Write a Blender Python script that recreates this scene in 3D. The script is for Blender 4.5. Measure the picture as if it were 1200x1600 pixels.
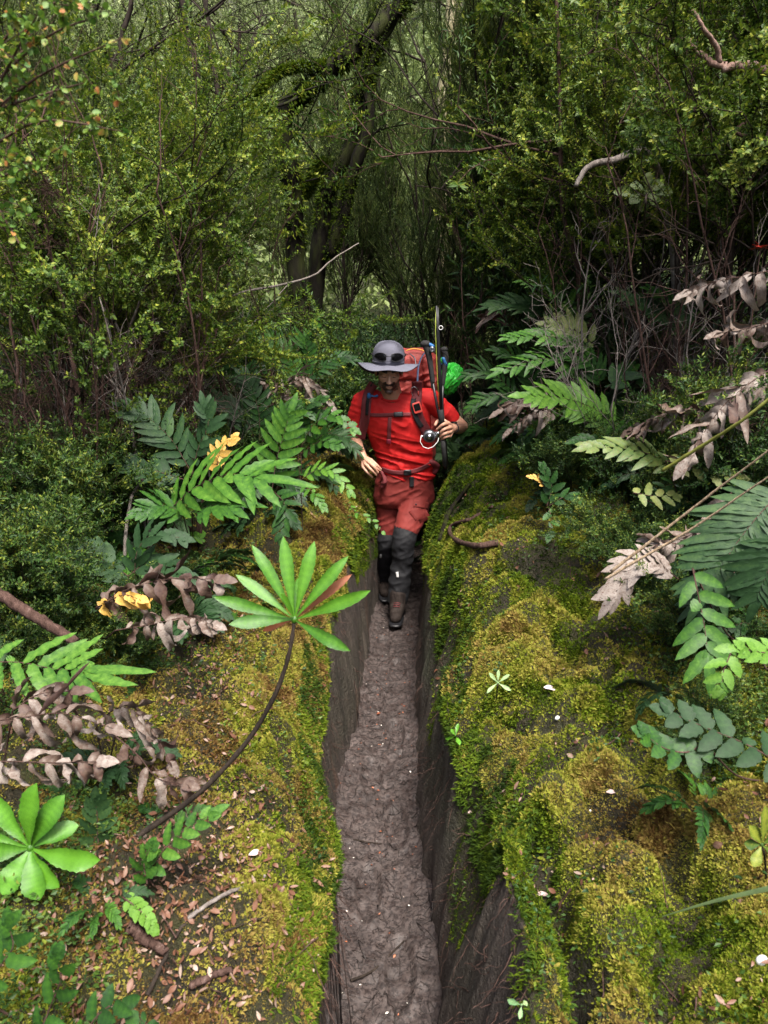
import bpy, math, random
import numpy as np
from mathutils import Vector, Matrix
from mathutils.bvhtree import BVHTree

for o in list(bpy.data.objects):
    bpy.data.objects.remove(o)
sc = bpy.context.scene
COL = sc.collection
RAD = math.radians

# ------------------------------------------------------------------ camera
PITCH = RAD(15.0)
CAM_H = 1.93
FPX = 1150.0                      # focal length in pixels of the 1200x1600 photograph
cd = bpy.data.cameras.new('camera')
cam = bpy.data.objects.new('camera', cd)
COL.objects.link(cam)
cam.location = (0, 0, CAM_H)
cam.rotation_euler = (RAD(90) - PITCH, 0, 0)
cd.sensor_fit = 'VERTICAL'
cd.sensor_height = 36.0
cd.lens = 36.0 * FPX / 1600.0
cd.clip_start = 0.02
cd.clip_end = 400
cd.dof.use_dof = True
cd.dof.focus_distance = 4.2
cd.dof.aperture_fstop = 9.0
sc.camera = cam

# ------------------------------------------------------------------ sky, sun, exposure
SUN_EL, SUN_AZ = RAD(62), RAD(163)      # azimuth clockwise from +Y
world = bpy.data.worlds.new('World')
sc.world = world
world.use_nodes = True
nt = world.node_tree
nt.nodes.clear()
sky = nt.nodes.new('ShaderNodeTexSky')
sky.sky_type = 'NISHITA'
sky.sun_disc = False
sky.sun_elevation = SUN_EL
sky.sun_rotation = SUN_AZ
sky.altitude = 200
sky.air_density = 0.7
sky.dust_density = 7.0
bgn = nt.nodes.new('ShaderNodeBackground')
bgn.inputs['Strength'].default_value = 0.125
wo = nt.nodes.new('ShaderNodeOutputWorld')
nt.links.new(sky.outputs[0], bgn.inputs[0])
nt.links.new(bgn.outputs[0], wo.inputs[0])
sd = bpy.data.lights.new('sun', 'SUN')
sun = bpy.data.objects.new('sun', sd)
COL.objects.link(sun)
sd.energy = 3.4
sd.angle = RAD(18)
sd.color = (1.0, 0.97, 0.90)
sdir = Vector((math.sin(SUN_AZ) * math.cos(SUN_EL), math.cos(SUN_AZ) * math.cos(SUN_EL), math.sin(SUN_EL)))
sun.rotation_euler = sdir.to_track_quat('Z', 'Y').to_euler()
sun.location = (-6, -4, 14)
sc.view_settings.view_transform = 'Standard'
sc.view_settings.look = 'None'
sc.view_settings.gamma = 1.0
sc.view_settings.exposure = 1.3
sc.render.engine = 'CYCLES'
sc.cycles.max_bounces = 5
sc.cycles.diffuse_bounces = 3
sc.cycles.glossy_bounces = 2
sc.cycles.transmission_bounces = 3
sc.cycles.transparent_max_bounces = 4
sc.cycles.caustics_reflective = False
sc.cycles.caustics_refractive = False
sc.cycles.use_denoising = True

# ------------------------------------------------------------------ helpers
CP, SP = math.cos(PITCH), math.sin(PITCH)

def ray(px, py):
    u, v = (px - 600) / FPX, (800 - py) / FPX
    return np.array([u, CP + v * SP, -SP + v * CP])

def P(px, py, Y):
    """point on the line of sight through photo pixel (px, py) at ground distance Y"""
    d = ray(px, py)
    return np.array([0, 0, CAM_H]) + d * (Y / d[1])

def nrm(v):
    v = np.asarray(v, float)
    return v / (np.linalg.norm(v, axis=-1, keepdims=True) + 1e-12)

def hash2(ix, iy, seed):
    h = (ix.astype(np.int64) * 374761393 + iy.astype(np.int64) * 668265263 + seed * 974634777) & 0xFFFFFFFF
    h = ((h ^ (h >> 13)) * 1274126177) & 0xFFFFFFFF
    h = h ^ (h >> 16)
    return (h & 0xFFFFFF) / float(0xFFFFFF)

def vnoise(x, y, seed=0):
    x = np.asarray(x, float); y = np.asarray(y, float)
    ix, iy = np.floor(x), np.floor(y)
    fx, fy = x - ix, y - iy
    fx = fx * fx * (3 - 2 * fx); fy = fy * fy * (3 - 2 * fy)
    a = hash2(ix, iy, seed); b = hash2(ix + 1, iy, seed)
    c = hash2(ix, iy + 1, seed); d = hash2(ix + 1, iy + 1, seed)
    return (a * (1 - fx) + b * fx) * (1 - fy) + (c * (1 - fx) + d * fx) * fy

def fbm(x, y, seed=0, octv=3):
    r = 0; a = 0.5; s = 0
    for k in range(octv):
        r = r + a * vnoise(np.asarray(x) * 2 ** k + 13.7 * k, np.asarray(y) * 2 ** k - 7.1 * k, seed + k * 11); s += a; a *= 0.5
    return r / s

def worley(x, y, sd):
    x = np.asarray(x, float); y = np.asarray(y, float)
    ix, iy = np.floor(x), np.floor(y)
    f1 = np.full(x.shape, 9.0); f2 = np.full(x.shape, 9.0); cid = np.zeros(x.shape)
    for dx in (-1, 0, 1):
        for dy in (-1, 0, 1):
            cx, cy = ix + dx, iy + dy
            d = np.hypot(cx + hash2(cx, cy, sd) - x, cy + hash2(cx, cy, sd + 1) - y)
            m = d < f1
            f2 = np.where(m, f1, np.minimum(f2, d)); cid = np.where(m, hash2(cx, cy, sd + 2), cid); f1 = np.where(m, d, f1)
    return f1, f2, cid

def sst(a, b, x):
    t = np.clip((np.asarray(x, float) - a) / (b - a), 0, 1)
    return t * t * (3 - 2 * t)

class Geo:
    """collects vertices and faces, becomes one mesh object"""
    def __init__(s):
        s.V = []; s.F = []; s.T = []; s.n = 0; s.C = []
    def add(s, V, F, mat=0, tint=0.5):
        V = np.asarray(V, float).reshape(-1, 3); F = np.asarray(F, np.int64)
        if len(V) == 0 or len(F) == 0: return
        s.V.append(V); s.F.append((F + s.n, mat)); s.n += len(V)
        t = np.broadcast_to(np.asarray(tint, float), (len(V),)) if np.ndim(tint) < 2 else tint
        s.T.append(np.asarray(t, float))
    def mesh(s, name, mats, smooth=True):
        me = bpy.data.meshes.new(name)
        V = np.concatenate(s.V)
        me.vertices.add(len(V)); me.vertices.foreach_set('co', V.astype(np.float32).ravel())
        idx = np.concatenate([f.ravel() for f, _ in s.F])
        tot = np.concatenate([np.full(len(f), f.shape[1]) for f, _ in s.F])
        mi = np.concatenate([np.full(len(f), m) for f, m in s.F])
        st = np.concatenate([[0], np.cumsum(tot)[:-1]])
        me.loops.add(len(idx)); me.loops.foreach_set('vertex_index', idx.astype(np.int32))
        me.polygons.add(len(tot))
        me.polygons.foreach_set('loop_start', st.astype(np.int32))
        me.polygons.foreach_set('loop_total', tot.astype(np.int32))
        me.polygons.foreach_set('material_index', mi.astype(np.int32))
        me.polygons.foreach_set('use_smooth', np.full(len(tot), smooth))
        for m in mats: me.materials.append(m)
        me.update(calc_edges=True)
        at = me.attributes.new('tint', 'FLOAT', 'POINT')
        at.data.foreach_set('value', np.concatenate(s.T).astype(np.float32))
        me.validate()
        return me
    def build(s, name, mats, parent=None, smooth=True, origin=None):
        if origin is not None:
            s.V = [v - np.asarray(origin) for v in s.V]
        me = s.mesh(name, mats if isinstance(mats, (list, tuple)) else [mats], smooth)
        o = bpy.data.objects.new(name, me); COL.objects.link(o)
        if origin is not None: o.location = origin
        if parent is not None: o.parent = parent
        return o

def tag(o, label=None, cat=None, group=None, kind=None):
    if label: o['label'] = label
    if cat: o['category'] = cat
    if group: o['group'] = group
    if kind: o['kind'] = kind
    return o

def empty(name, loc=(0, 0, 0), rz=0):
    o = bpy.data.objects.new(name, None); COL.objects.link(o)
    o.location = Vector(tuple(float(c) for c in loc)); o.rotation_euler = (0, 0, rz)
    o.empty_display_size = 0.05
    return o

def copy_tree(o, parent=None):
    kids = [c for c in bpy.data.objects if c.parent == o]
    c = o.copy(); COL.objects.link(c)
    if parent is not None: c.parent = parent
    for k in kids: copy_tree(k, c)
    return c

def frames(path):
    path = np.asarray(path, float)
    T = nrm(np.gradient(path, axis=0))
    n = len(path)
    N = np.zeros_like(path)
    a = np.array([0, 0, 1.0]) if abs(T[0][2]) < 0.9 else np.array([1.0, 0, 0])
    N[0] = nrm(np.cross(T[0], a))
    for i in range(1, n):
        v = N[i - 1] - T[i] * np.dot(N[i - 1], T[i])
        N[i] = nrm(v)
    return T, N, np.cross(T, N)

def tube(g, path, rad, sides=6, mat=0, tint=0.5, bump=0.0, rng=None, cap=True, flat=1.0):
    path = np.asarray(path, float); n = len(path)
    if n < 2: return
    rad = np.broadcast_to(np.asarray(rad, float), (n,))
    T, N, B = frames(path)
    a = np.linspace(0, 2 * np.pi, sides, endpoint=False)
    r = rad[:, None] * np.ones((1, sides))
    if bump and rng is not None: r = r * (1 + bump * rng.uniform(-1, 1, r.shape))
    V = path[:, None, :] + N[:, None, :] * (r * np.cos(a))[..., None] + B[:, None, :] * (r * flat * np.sin(a))[..., None]
    V = V.reshape(-1, 3)
    i = np.arange(n - 1)[:, None] * sides; j = np.arange(sides)[None, :]; jn = (j + 1) % sides
    F = np.stack([i + j, i + jn, i + sides + jn, i + sides + j], -1).reshape(-1, 4)
    if cap:
        V = np.concatenate([V, path[:1], path[-1:]])
        c0, c1 = n * sides, n * sides + 1
        jj = np.arange(sides); jm = (jj + 1) % sides
        base = (n - 1) * sides
        F = np.concatenate([F, np.stack([np.full(sides, c0), jm, jj, jj], -1)[:, :4]]) if False else F
        g.add(V, F, mat, tint)
        k = g.n - len(V)
        tri = np.concatenate([np.stack([np.full(sides, c0), jm, jj], -1), np.stack([np.full(sides, c1), base + jj, base + jm], -1)])
        g.F.append((tri + k, mat))
    else:
        g.add(V, F, mat, tint)

def bez(pts, n=12):
    """smooth curve through control points (Catmull-Rom)"""
    p = np.asarray(pts, float)
    if len(p) == 2: return p[0] + (p[1] - p[0]) * np.linspace(0, 1, n)[:, None]
    q = np.vstack([2 * p[0] - p[1], p, 2 * p[-1] - p[-2]])
    out = []
    m = len(p) - 1
    per = max(2, int(math.ceil(n / m)))
    for i in range(m):
        t = np.linspace(0, 1, per, endpoint=False)[:, None]
        a, b, c, d = q[i], q[i + 1], q[i + 2], q[i + 3]
        out.append(0.5 * (2 * b + (c - a) * t + (2 * a - 5 * b + 4 * c - d) * t ** 2 + (3 * b - a - 3 * c + d) * t ** 3))
    out.append(p[-1:])
    return np.concatenate(out)

# vectorised leaves: P base, D direction, U up-normal, L length, W half width
def leaves(g, Pp, D, U, L, W, nseg=4, shape='lance', curl=0.3, fold=0.25, wave=0.0, freq=14, mat=0, tint=0.5, rng=None, serr=0.0, side_curl=0.0, rib=.14):
    Pp = np.atleast_2d(Pp); D = nrm(np.atleast_2d(D)); U = np.atleast_2d(U)
    N = len(Pp)
    if N == 0: return
    U = np.broadcast_to(U, D.shape)
    U = nrm(U - D * np.sum(U * D, -1, keepdims=True))
    S = np.cross(D, U)
    L = np.broadcast_to(L, (N,)); W = np.broadcast_to(W, (N,))
    c = np.broadcast_to(np.asarray(curl, float), (N,)) + 1e-4
    sc_ = np.broadcast_to(np.asarray(side_curl, float), (N,))
    t = np.linspace(0, 1, nseg + 1)
    if shape == 'lance': w = np.sin(np.pi * np.clip(t, 0, 1) ** 0.85) ** 0.85
    elif shape == 'strap': w = np.clip(t / 0.12, 0.25, 1) ** 0.7 * np.clip((1 - t) / 0.45, 0, 1) ** 0.6
    elif shape == 'obov': w = np.sin(np.pi * t ** 1.55) ** 0.8 + 0.06 * (1 - t)
    elif shape == 'oblan': w = np.sin(np.pi * t ** 1.75) ** .8 + .10 * (1 - t)
    elif shape == 'oval': w = np.sqrt(np.clip(1 - (2 * t - 1) ** 2, 0, 1))
    elif shape == 'needle': w = (1 - t) ** 0.5
    w = w.copy(); w[0] = max(w[0], 0.12); w[-1] = 0.02
    if serr: w = w * (1 - serr * (np.arange(nseg + 1) % 2))
    ct = c[:, None] * t[None]
    cen = Pp[:, None] + L[:, None, None] * ((np.sin(ct) / c[:, None])[..., None] * D[:, None] - ((1 - np.cos(ct)) / c[:, None])[..., None] * U[:, None])
    Ut = np.cos(ct)[..., None] * U[:, None] + np.sin(ct)[..., None] * D[:, None]
    cen = cen + S[:, None] * (sc_[:, None] * L[:, None] * t[None] ** 2)[..., None]
    ww = W[:, None] * w[None]
    ph = rng.uniform(0, 6.28, (N, 1)) if rng is not None else 0
    wv1 = wave * W[:, None] * np.sin(freq * t[None] + ph) * w[None]
    wv2 = wave * W[:, None] * np.sin(freq * t[None] + ph + 1.9) * w[None]
    a = cen + S[:, None] * ww[..., None] + Ut * (fold * ww + wv1)[..., None]
    b = cen - S[:, None] * ww[..., None] + Ut * (fold * ww + wv2)[..., None]
    V = np.stack([a, cen, b], 2)            # N, nseg+1, 3, 3
    k = np.arange(N)[:, None, None] * (nseg + 1) * 3
    i = np.arange(nseg)[None, :, None] * 3
    e = np.arange(2)[None, None, :]
    b0 = k + i + e
    F = np.stack([b0, b0 + 3, b0 + 4, b0 + 1], -1).reshape(-1, 4)
    tt = np.broadcast_to(np.asarray(tint, float).reshape(-1, 1, 1) if np.ndim(tint) else tint, (N, nseg + 1, 3)).copy()
    tt[:, :, 1] += rib; tt[:, :, 0] -= rib * .3; tt[:, :, 2] -= rib * .3
    tt += .10 * (t[None, :, None] - .5)
    if nseg >= 8: tt += .13 * ((np.arange(nseg + 1) % 2) - .5)[None, :, None]
    tt = np.clip(tt, 0, 1).reshape(-1)
    g.add(V.reshape(-1, 3), F, mat, tt)

# small flat leaves: two triangles folded on the midrib (cheap)
def chips(g, Pp, D, U, L, W, mat=0, tint=0.5, fold=0.3):
    Pp = np.atleast_2d(Pp); N = len(Pp)
    if N == 0: return
    D = nrm(np.atleast_2d(D)); U = np.broadcast_to(np.atleast_2d(U), D.shape)
    U = nrm(U - D * np.sum(U * D, -1, keepdims=True)); S = np.cross(D, U)
    L = np.broadcast_to(L, (N,))[:, None]; W = np.broadcast_to(W, (N,))[:, None]
    m = Pp + D * L * 0.5
    V = np.stack([Pp, m + S * W + U * W * fold, Pp + D * L, m - S * W + U * W * fold], 1)
    b = np.arange(N)[:, None] * 4
    F = np.concatenate([b + np.array([[0, 1, 2]]), b + np.array([[0, 2, 3]])])
    g.add(V.reshape(-1, 3), F, mat, np.repeat(np.broadcast_to(tint, (N,)), 4))

def rvec(rng, n):
    return nrm(rng.normal(size=(n, 3)))

# ------------------------------------------------------------------ materials
def new_mat(name):
    m = bpy.data.materials.new(name); m.use_nodes = True
    t = m.node_tree
    b = t.nodes['Principled BSDF']
    return m, t, b

def ramp(t, fac, stops):
    r = t.nodes.new('ShaderNodeValToRGB')
    el = r.color_ramp.elements
    while len(el) < len(stops): el.new(0.5)
    for e, (p, c) in zip(el, stops):
        e.position = p; e.color = (c[0], c[1], c[2], 1)
    t.links.new(fac, r.inputs[0])
    return r.outputs[0]

def noise_node(t, scale, detail=3, rough=0.55, vec=None, dist=0.0):
    n = t.nodes.new('ShaderNodeTexNoise')
    n.inputs['Scale'].default_value = scale; n.inputs['Detail'].default_value = detail
    n.inputs['Roughness'].default_value = rough; n.inputs['Distortion'].default_value = dist
    if vec is not None: t.links.new(vec, n.inputs['Vector'])
    return n.outputs['Fac']

def coords(t, scale=None):
    c = t.nodes.new('ShaderNodeTexCoord').outputs['Object']
    if scale:
        mp = t.nodes.new('ShaderNodeMapping'); mp.inputs['Scale'].default_value = scale
        t.links.new(c, mp.inputs[0]); return mp.outputs[0]
    return c

def attr(t, name='tint'):
    a = t.nodes.new('ShaderNodeAttribute'); a.attribute_name = name
    return a.outputs['Fac']

def math_node(t, op, a, b):
    m = t.nodes.new('ShaderNodeMath'); m.operation = op
    for i, x in enumerate((a, b)):
        if isinstance(x, (int, float)): m.inputs[i].default_value = x
        else: t.links.new(x, m.inputs[i])
    return m.outputs[0]

def mixc(t, fac, a, b):
    m = t.nodes.new('ShaderNodeMix'); m.data_type = 'RGBA'
    if isinstance(fac, (int, float)): m.inputs[0].default_value = fac
    else: t.links.new(fac, m.inputs[0])
    for i, x in ((6, a), (7, b)):
        if isinstance(x, tuple): m.inputs[i].default_value = (*x, 1)
        else: t.links.new(x, m.inputs[i])
    return m.outputs[2]

def bumpn(t, b, h, strength=0.4, dist=0.01):
    n = t.nodes.new('ShaderNodeBump'); n.inputs['Strength'].default_value = strength
    n.inputs['Distance'].default_value = dist
    t.links.new(h, n.inputs['Height']); t.links.new(n.outputs[0], b.inputs['Normal'])

def leaf_mat(name, stops, rough=0.45, trans=0.3, spot=None, nscale=40, spec=0.5, under=None):
    """tint attribute picks the colour of each leaf; noise mottles it"""
    m, t, b = new_mat(name)
    f = math_node(t, 'ADD', attr(t), math_node(t, 'MULTIPLY', math_node(t, 'SUBTRACT', noise_node(t, nscale, 5, .65), 0.5), 0.75))
    col = ramp(t, f, stops)
    if spot:
        s = ramp(t, noise_node(t, nscale * 1.7, 2), [(0.60, (0, 0, 0)), (0.68, (1, 1, 1))])
        col = mixc(t, s, col, spot)
    if under:
        gm = t.nodes.new('ShaderNodeNewGeometry')
        col = mixc(t, gm.outputs['Backfacing'], col, under)
    t.links.new(col, b.inputs['Base Color'])
    b.inputs['Roughness'].default_value = rough
    b.inputs['Specular IOR Level'].default_value = spec
    if nscale >= 14: bumpn(t, b, noise_node(t, nscale * 3.5, 3), .35, .002)
    if trans:
        tr = t.nodes.new('ShaderNodeBsdfTranslucent'); mx = t.nodes.new('ShaderNodeMixShader')
        mx.inputs[0].default_value = trans
        t.links.new(col, tr.inputs[0]); t.links.new(b.outputs[0], mx.inputs[1]); t.links.new(tr.outputs[0], mx.inputs[2])
        t.links.new(mx.outputs[0], t.nodes['Material Output'].inputs[0])
    return m

def bark_mat(name, c0, c1, c2=None, scale=30, rough=0.85, moss=0.0, mosscol=(0.06, 0.07, 0.012), stretch=(1, 1, 0.25)):
    m, t, b = new_mat(name)
    n = noise_node(t, scale, 5, 0.65, coords(t, stretch))
    col = ramp(t, n, [(0.3, c0), (0.6, c1), (0.75, c2 or c1)])
    if moss:
        s = ramp(t, noise_node(t, 6, 3), [(1 - moss - 0.08, (0, 0, 0)), (1 - moss + 0.08, (1, 1, 1))])
        col = mixc(t, s, col, mosscol)
    t.links.new(col, b.inputs['Base Color'])
    b.inputs['Roughness'].default_value = rough
    b.inputs['Specular IOR Level'].default_value = .15
    bumpn(t, b, n, 0.9, 0.012)
    return m

def plain_mat(name, col, rough=0.6, metal=0.0, nscale=0, namt=0.15, bump=0.0, spec=0.5):
    m, t, b = new_mat(name)
    b.inputs['Roughness'].default_value = rough; b.inputs['Metallic'].default_value = metal
    b.inputs['Specular IOR Level'].default_value = spec
    n = noise_node(t, nscale or 30, 3, 0.6, coords(t))
    lo = tuple(c * (1 - namt) for c in col); hi = tuple(min(1, c * (1 + namt)) for c in col)
    t.links.new(ramp(t, n, [(0.3, lo), (0.7, hi)]), b.inputs['Base Color'])
    if bump: bumpn(t, b, n, bump, 0.003)
    return m

G_FERN = leaf_mat('fern_green', [(0.0, (0.009, 0.027, 0.008)), (0.35, (0.019, 0.062, 0.012)), (0.65, (0.044, 0.125, 0.014)), (1.0, (0.115, 0.24, 0.030))], 0.45, 0.22, spec=.3, nscale=60, under=(0.045, 0.10, 0.03))
G_BLUE = leaf_mat('fern_blue_green', [(0.0, (0.010, 0.026, 0.010)), (0.5, (0.022, 0.055, 0.019)), (1.0, (0.062, 0.12, 0.032))], 0.5, 0.15, spec=.2, nscale=60, under=(0.04, 0.07, 0.04))
G_YELL = leaf_mat('fern_yellowing', [(0.0, (0.045, 0.095, 0.02)), (0.5, (0.12, 0.17, 0.035)), (1.0, (0.27, 0.27, 0.08))], 0.5, 0.25, spot=(0.16, 0.09, 0.05), nscale=70)
G_GOLD = leaf_mat('fern_golden', [(0.0, (0.45, 0.22, 0.04)), (0.6, (0.62, 0.38, 0.08)), (1.0, (0.62, 0.45, 0.16))], 0.5, 0.3, spot=(0.35, 0.12, 0.02), nscale=50)
G_DEAD = leaf_mat('fern_dead', [(0.0, (0.022, 0.011, 0.008)), (0.35, (0.055, 0.028, 0.021)), (0.65, (0.105, 0.069, 0.050)), (1.0, (0.25, 0.21, 0.182))], 0.6, 0.1, spot=(0.10, 0.05, 0.035), nscale=45)
G_BRIGHT = leaf_mat('rosette_green', [(0.0, (0.016, 0.055, 0.006)), (0.5, (0.042, 0.135, 0.009)), (1.0, (0.11, 0.29, 0.022))], 0.28, 0.22, nscale=30, spec=0.6)
G_SMALL = leaf_mat('small_leaf', [(0.0, (0.008, 0.024, 0.007)), (0.35, (0.018, 0.052, 0.010)), (0.65, (0.055, 0.105, 0.014)), (1.0, (0.22, 0.25, 0.03))], 0.5, 0.25, nscale=8, spec=.3)
G_MYR = leaf_mat('myrtle_leaf', [(0.0, (0.012, 0.034, 0.006)), (0.4, (0.045, 0.095, 0.010)), (0.75, (0.13, 0.19, 0.018)), (1.0, (0.32, 0.34, 0.045))], 0.5, 0.3, nscale=6, spec=.3)
G_OLIVE = leaf_mat('olive_leaf', [(0.0, (0.014, 0.030, 0.009)), (0.5, (0.050, 0.088, 0.018)), (0.85, (0.14, 0.18, 0.035)), (1.0, (0.26, 0.29, 0.08))], 0.55, 0.28, nscale=4, spec=.25)
G_FAR = leaf_mat('far_leaf', [(0.0, (0.04, 0.065, 0.018)), (0.5, (0.12, 0.17, 0.045)), (0.85, (0.26, 0.32, 0.11)), (1.0, (0.42, 0.46, 0.22))], 0.6, 0.3, nscale=1.5)  # lighter than the near leaves: sunlight on the far wood put into the colour
BARK_D = bark_mat('bark_dark', (0.012, 0.009, 0.007), (0.035, 0.026, 0.020), (0.07, 0.055, 0.045))
BARK_R = bark_mat('bark_reddish', (0.030, 0.016, 0.012), (0.085, 0.050, 0.040), (0.16, 0.11, 0.095), scale=60)
BARK_G = bark_mat('bark_grey', (0.09, 0.075, 0.065), (0.22, 0.19, 0.17), (0.34, 0.31, 0.29), scale=60)
BARK_M = bark_mat('bark_mossy', (0.004, 0.003, 0.002), (0.010, 0.008, 0.005), (0.026, 0.020, 0.015), moss=0.46, mosscol=(0.022, 0.027, 0.005))
STRAW = bark_mat('dry_straw', (0.22, 0.15, 0.09), (0.36, 0.27, 0.18), (0.45, 0.36, 0.26), scale=80)
# ------------------------------------------------------------------ ground: two banks, the path between them, the rising wooded slope
def interp(y, pts):
    p = np.array(pts); return np.interp(y, p[:, 0], p[:, 1])
def xc(y): return interp(y, [(-2, 0), (3.3, 0), (4.5, .07), (5.6, .30), (7, .75), (9, 1.2), (16, 1.5)])
def floorL(y): return xc(y) + interp(y, [(-2, -.15), (1.6, -.15), (1.9, -.168), (2.4, -.198), (2.8, -.19), (3.1, -.150), (3.4, -.125), (4.1, -.140), (5, -.17), (9, -.2), (16, -.2)])
def floorR(y): return xc(y) + interp(y, [(-2, .145), (1.6, .145), (1.9, .172), (2.15, .155), (2.4, .137), (2.85, .140), (3.4, .148), (4.1, .155), (5, .17), (9, .2), (16, .2)])
def rimL(y): return interp(y, [(-2, -.135), (1, -.135), (1.5, -.145), (1.8, -.160), (2.1, -.215), (2.45, -.232), (2.8, -.225), (3.2, -.205), (3.7, -.19), (4.15, -.16), (4.6, -.10), (5.2, .02), (6, .22), (7, .5), (9, .95), (16, 1.3)])
def rimR(y): return interp(y, [(-2, .30), (1, .30), (1.35, .315), (1.50, .30), (1.62, .30), (1.85, .31), (2.02, .23), (2.2, .215), (2.5, .225), (2.7, .30), (3.0, .30), (3.15, .25), (3.6, .245), (3.9, .255), (4.3, .26), (5, .42), (6, .75), (7, 1.1), (9, 1.6), (16, 1.9)])
def fade(y): return sst(14.5, 7.0, y)                # the cut grows shallow far up the track
def hwL(y): return interp(y, [(-2, .56), (1.75, .56), (1.95, .44), (2.45, .43), (2.8, .58), (3, .62), (4, .66), (6, .7), (16, .7)])
def hwR(y): return interp(y, [(-2, .66), (1.5, .68), (1.65, .56), (1.8, .50), (2.1, .63), (2.5, .60), (2.8, .50), (3.2, .52), (3.8, .60), (4.5, .65), (6, .7), (16, .7)])

def PZ(px, py, z):
    d = ray(px, py); t = (z - CAM_H) / d[2]
    return d[0] * t, d[1] * t
# hollows and crevices between the moss cushions: polylines of photo pixels, height, depth, width
def crease_list(spec):
    out = []
    for pts, z, dep, wid in spec:
        q = np.array([PZ(a, b, z) for a, b in pts]); out.append((q, dep, wid))
    return out
CREASE_R = crease_list([([(745, 1262), (790, 1252), (840, 1225), (900, 1180), (960, 1150)], .74, .10, .035),
    ([(835, 1235), (880, 1290), (905, 1400), (960, 1560)], .84, .09, .03), ([(800, 1060), (850, 1080), (880, 1100)], .85, .09, .055),
    ([(700, 1060), (760, 1050), (830, 1075)], .80, .06, .03), ([(985, 1180), (1060, 1230), (1100, 1330)], .95, .05, .04),
    ([(690, 900), (730, 1000), (700, 1070)], .75, .06, .035), ([(850, 940), (900, 990), (960, 1010)], .95, .05, .03), ([(905, 1400), (1010, 1440), (1120, 1400)], .9, .05, .03), ([(770, 1420), (830, 1460), (850, 1560)], .74, .05, .025)])
CREASE_L = crease_list([([(380, 1165), (430, 1150), (470, 1215), (505, 1310)], .62, .06, .025), ([(330, 1060), (400, 1050), (440, 990)], .68, .06, .03),
    ([(225, 1230), (330, 1215), (400, 1240)], .66, .04, .03), ([(240, 1450), (330, 1420), (400, 1380)], .62, .04, .03), ([(430, 870), (480, 900), (540, 860)], .8, .05, .03)])
def crease(x, y, lst):
    r = np.zeros_like(x)
    jx = x + .035 * (vnoise(x * 14, y * 14, 61) - .5); jy = y + .035 * (vnoise(x * 14, y * 14, 62) - .5)
    for q, dep, wid in lst:
        best = np.full(x.shape, 9.0)
        for a, b in zip(q[:-1], q[1:]):
            ab = b - a; t = np.clip(((jx - a[0]) * ab[0] + (jy - a[1]) * ab[1]) / (ab @ ab), 0, 1)
            best = np.minimum(best, np.hypot(jx - a[0] - t * ab[0], jy - a[1] - t * ab[1]))
        r = np.maximum(r, dep * 1.3 * np.exp(-(best / (wid * 1.15)) ** 2) - dep * .35 * np.exp(-((best - wid * 2.6) / (wid * 1.2)) ** 2))
    return r

def lumps(x, y, sd):
    a = (fbm(x * 2.3, y * 2.3, sd, 2) - .5) * .26 + .05
    wx, wy = x + .05 * (vnoise(x * 9, y * 9, sd + 2) - .5), y + .05 * (vnoise(x * 9, y * 9, sd + 3) - .5)
    f1, f2, cid = worley(wx * 4.6, wy * 4.6, sd)
    b = .105 * (np.clip(f2 - f1, 0, 1) ** .45 - .62) + .05 * (cid - .5)
    g1, g2, gid = worley(wx * 15, wy * 15, sd + 7)
    c = .034 * (np.sqrt(np.clip(g2 - g1, 0, 1)) - .55) + .010 * (vnoise(x * 38, y * 38, sd + 12) - .5)
    return a + b + c

def baseL(x, y):
    h = interp(y, [(-2, .62), (1.8, .62), (2.6, .68), (3.7, .78), (4.6, .90), (6, 1.0), (9, 1.2), (16, 1.5)])
    d = np.clip(-(x - rimL(y)), 0, 50)
    h = h + .10 * sst(0.05, 1.2, d) + .04 * d
    return h
def baseR(x, y):
    h = interp(y, [(-2, .74), (1.5, .74), (2, .78), (3, .88), (4.4, .98), (6, 1.15), (9, 1.4), (16, 1.6)])
    d = np.clip(x - rimR(y), 0, 50)
    h = h + .42 * sst(0.1, 1.8, d) + .06 * d
    return h

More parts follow.
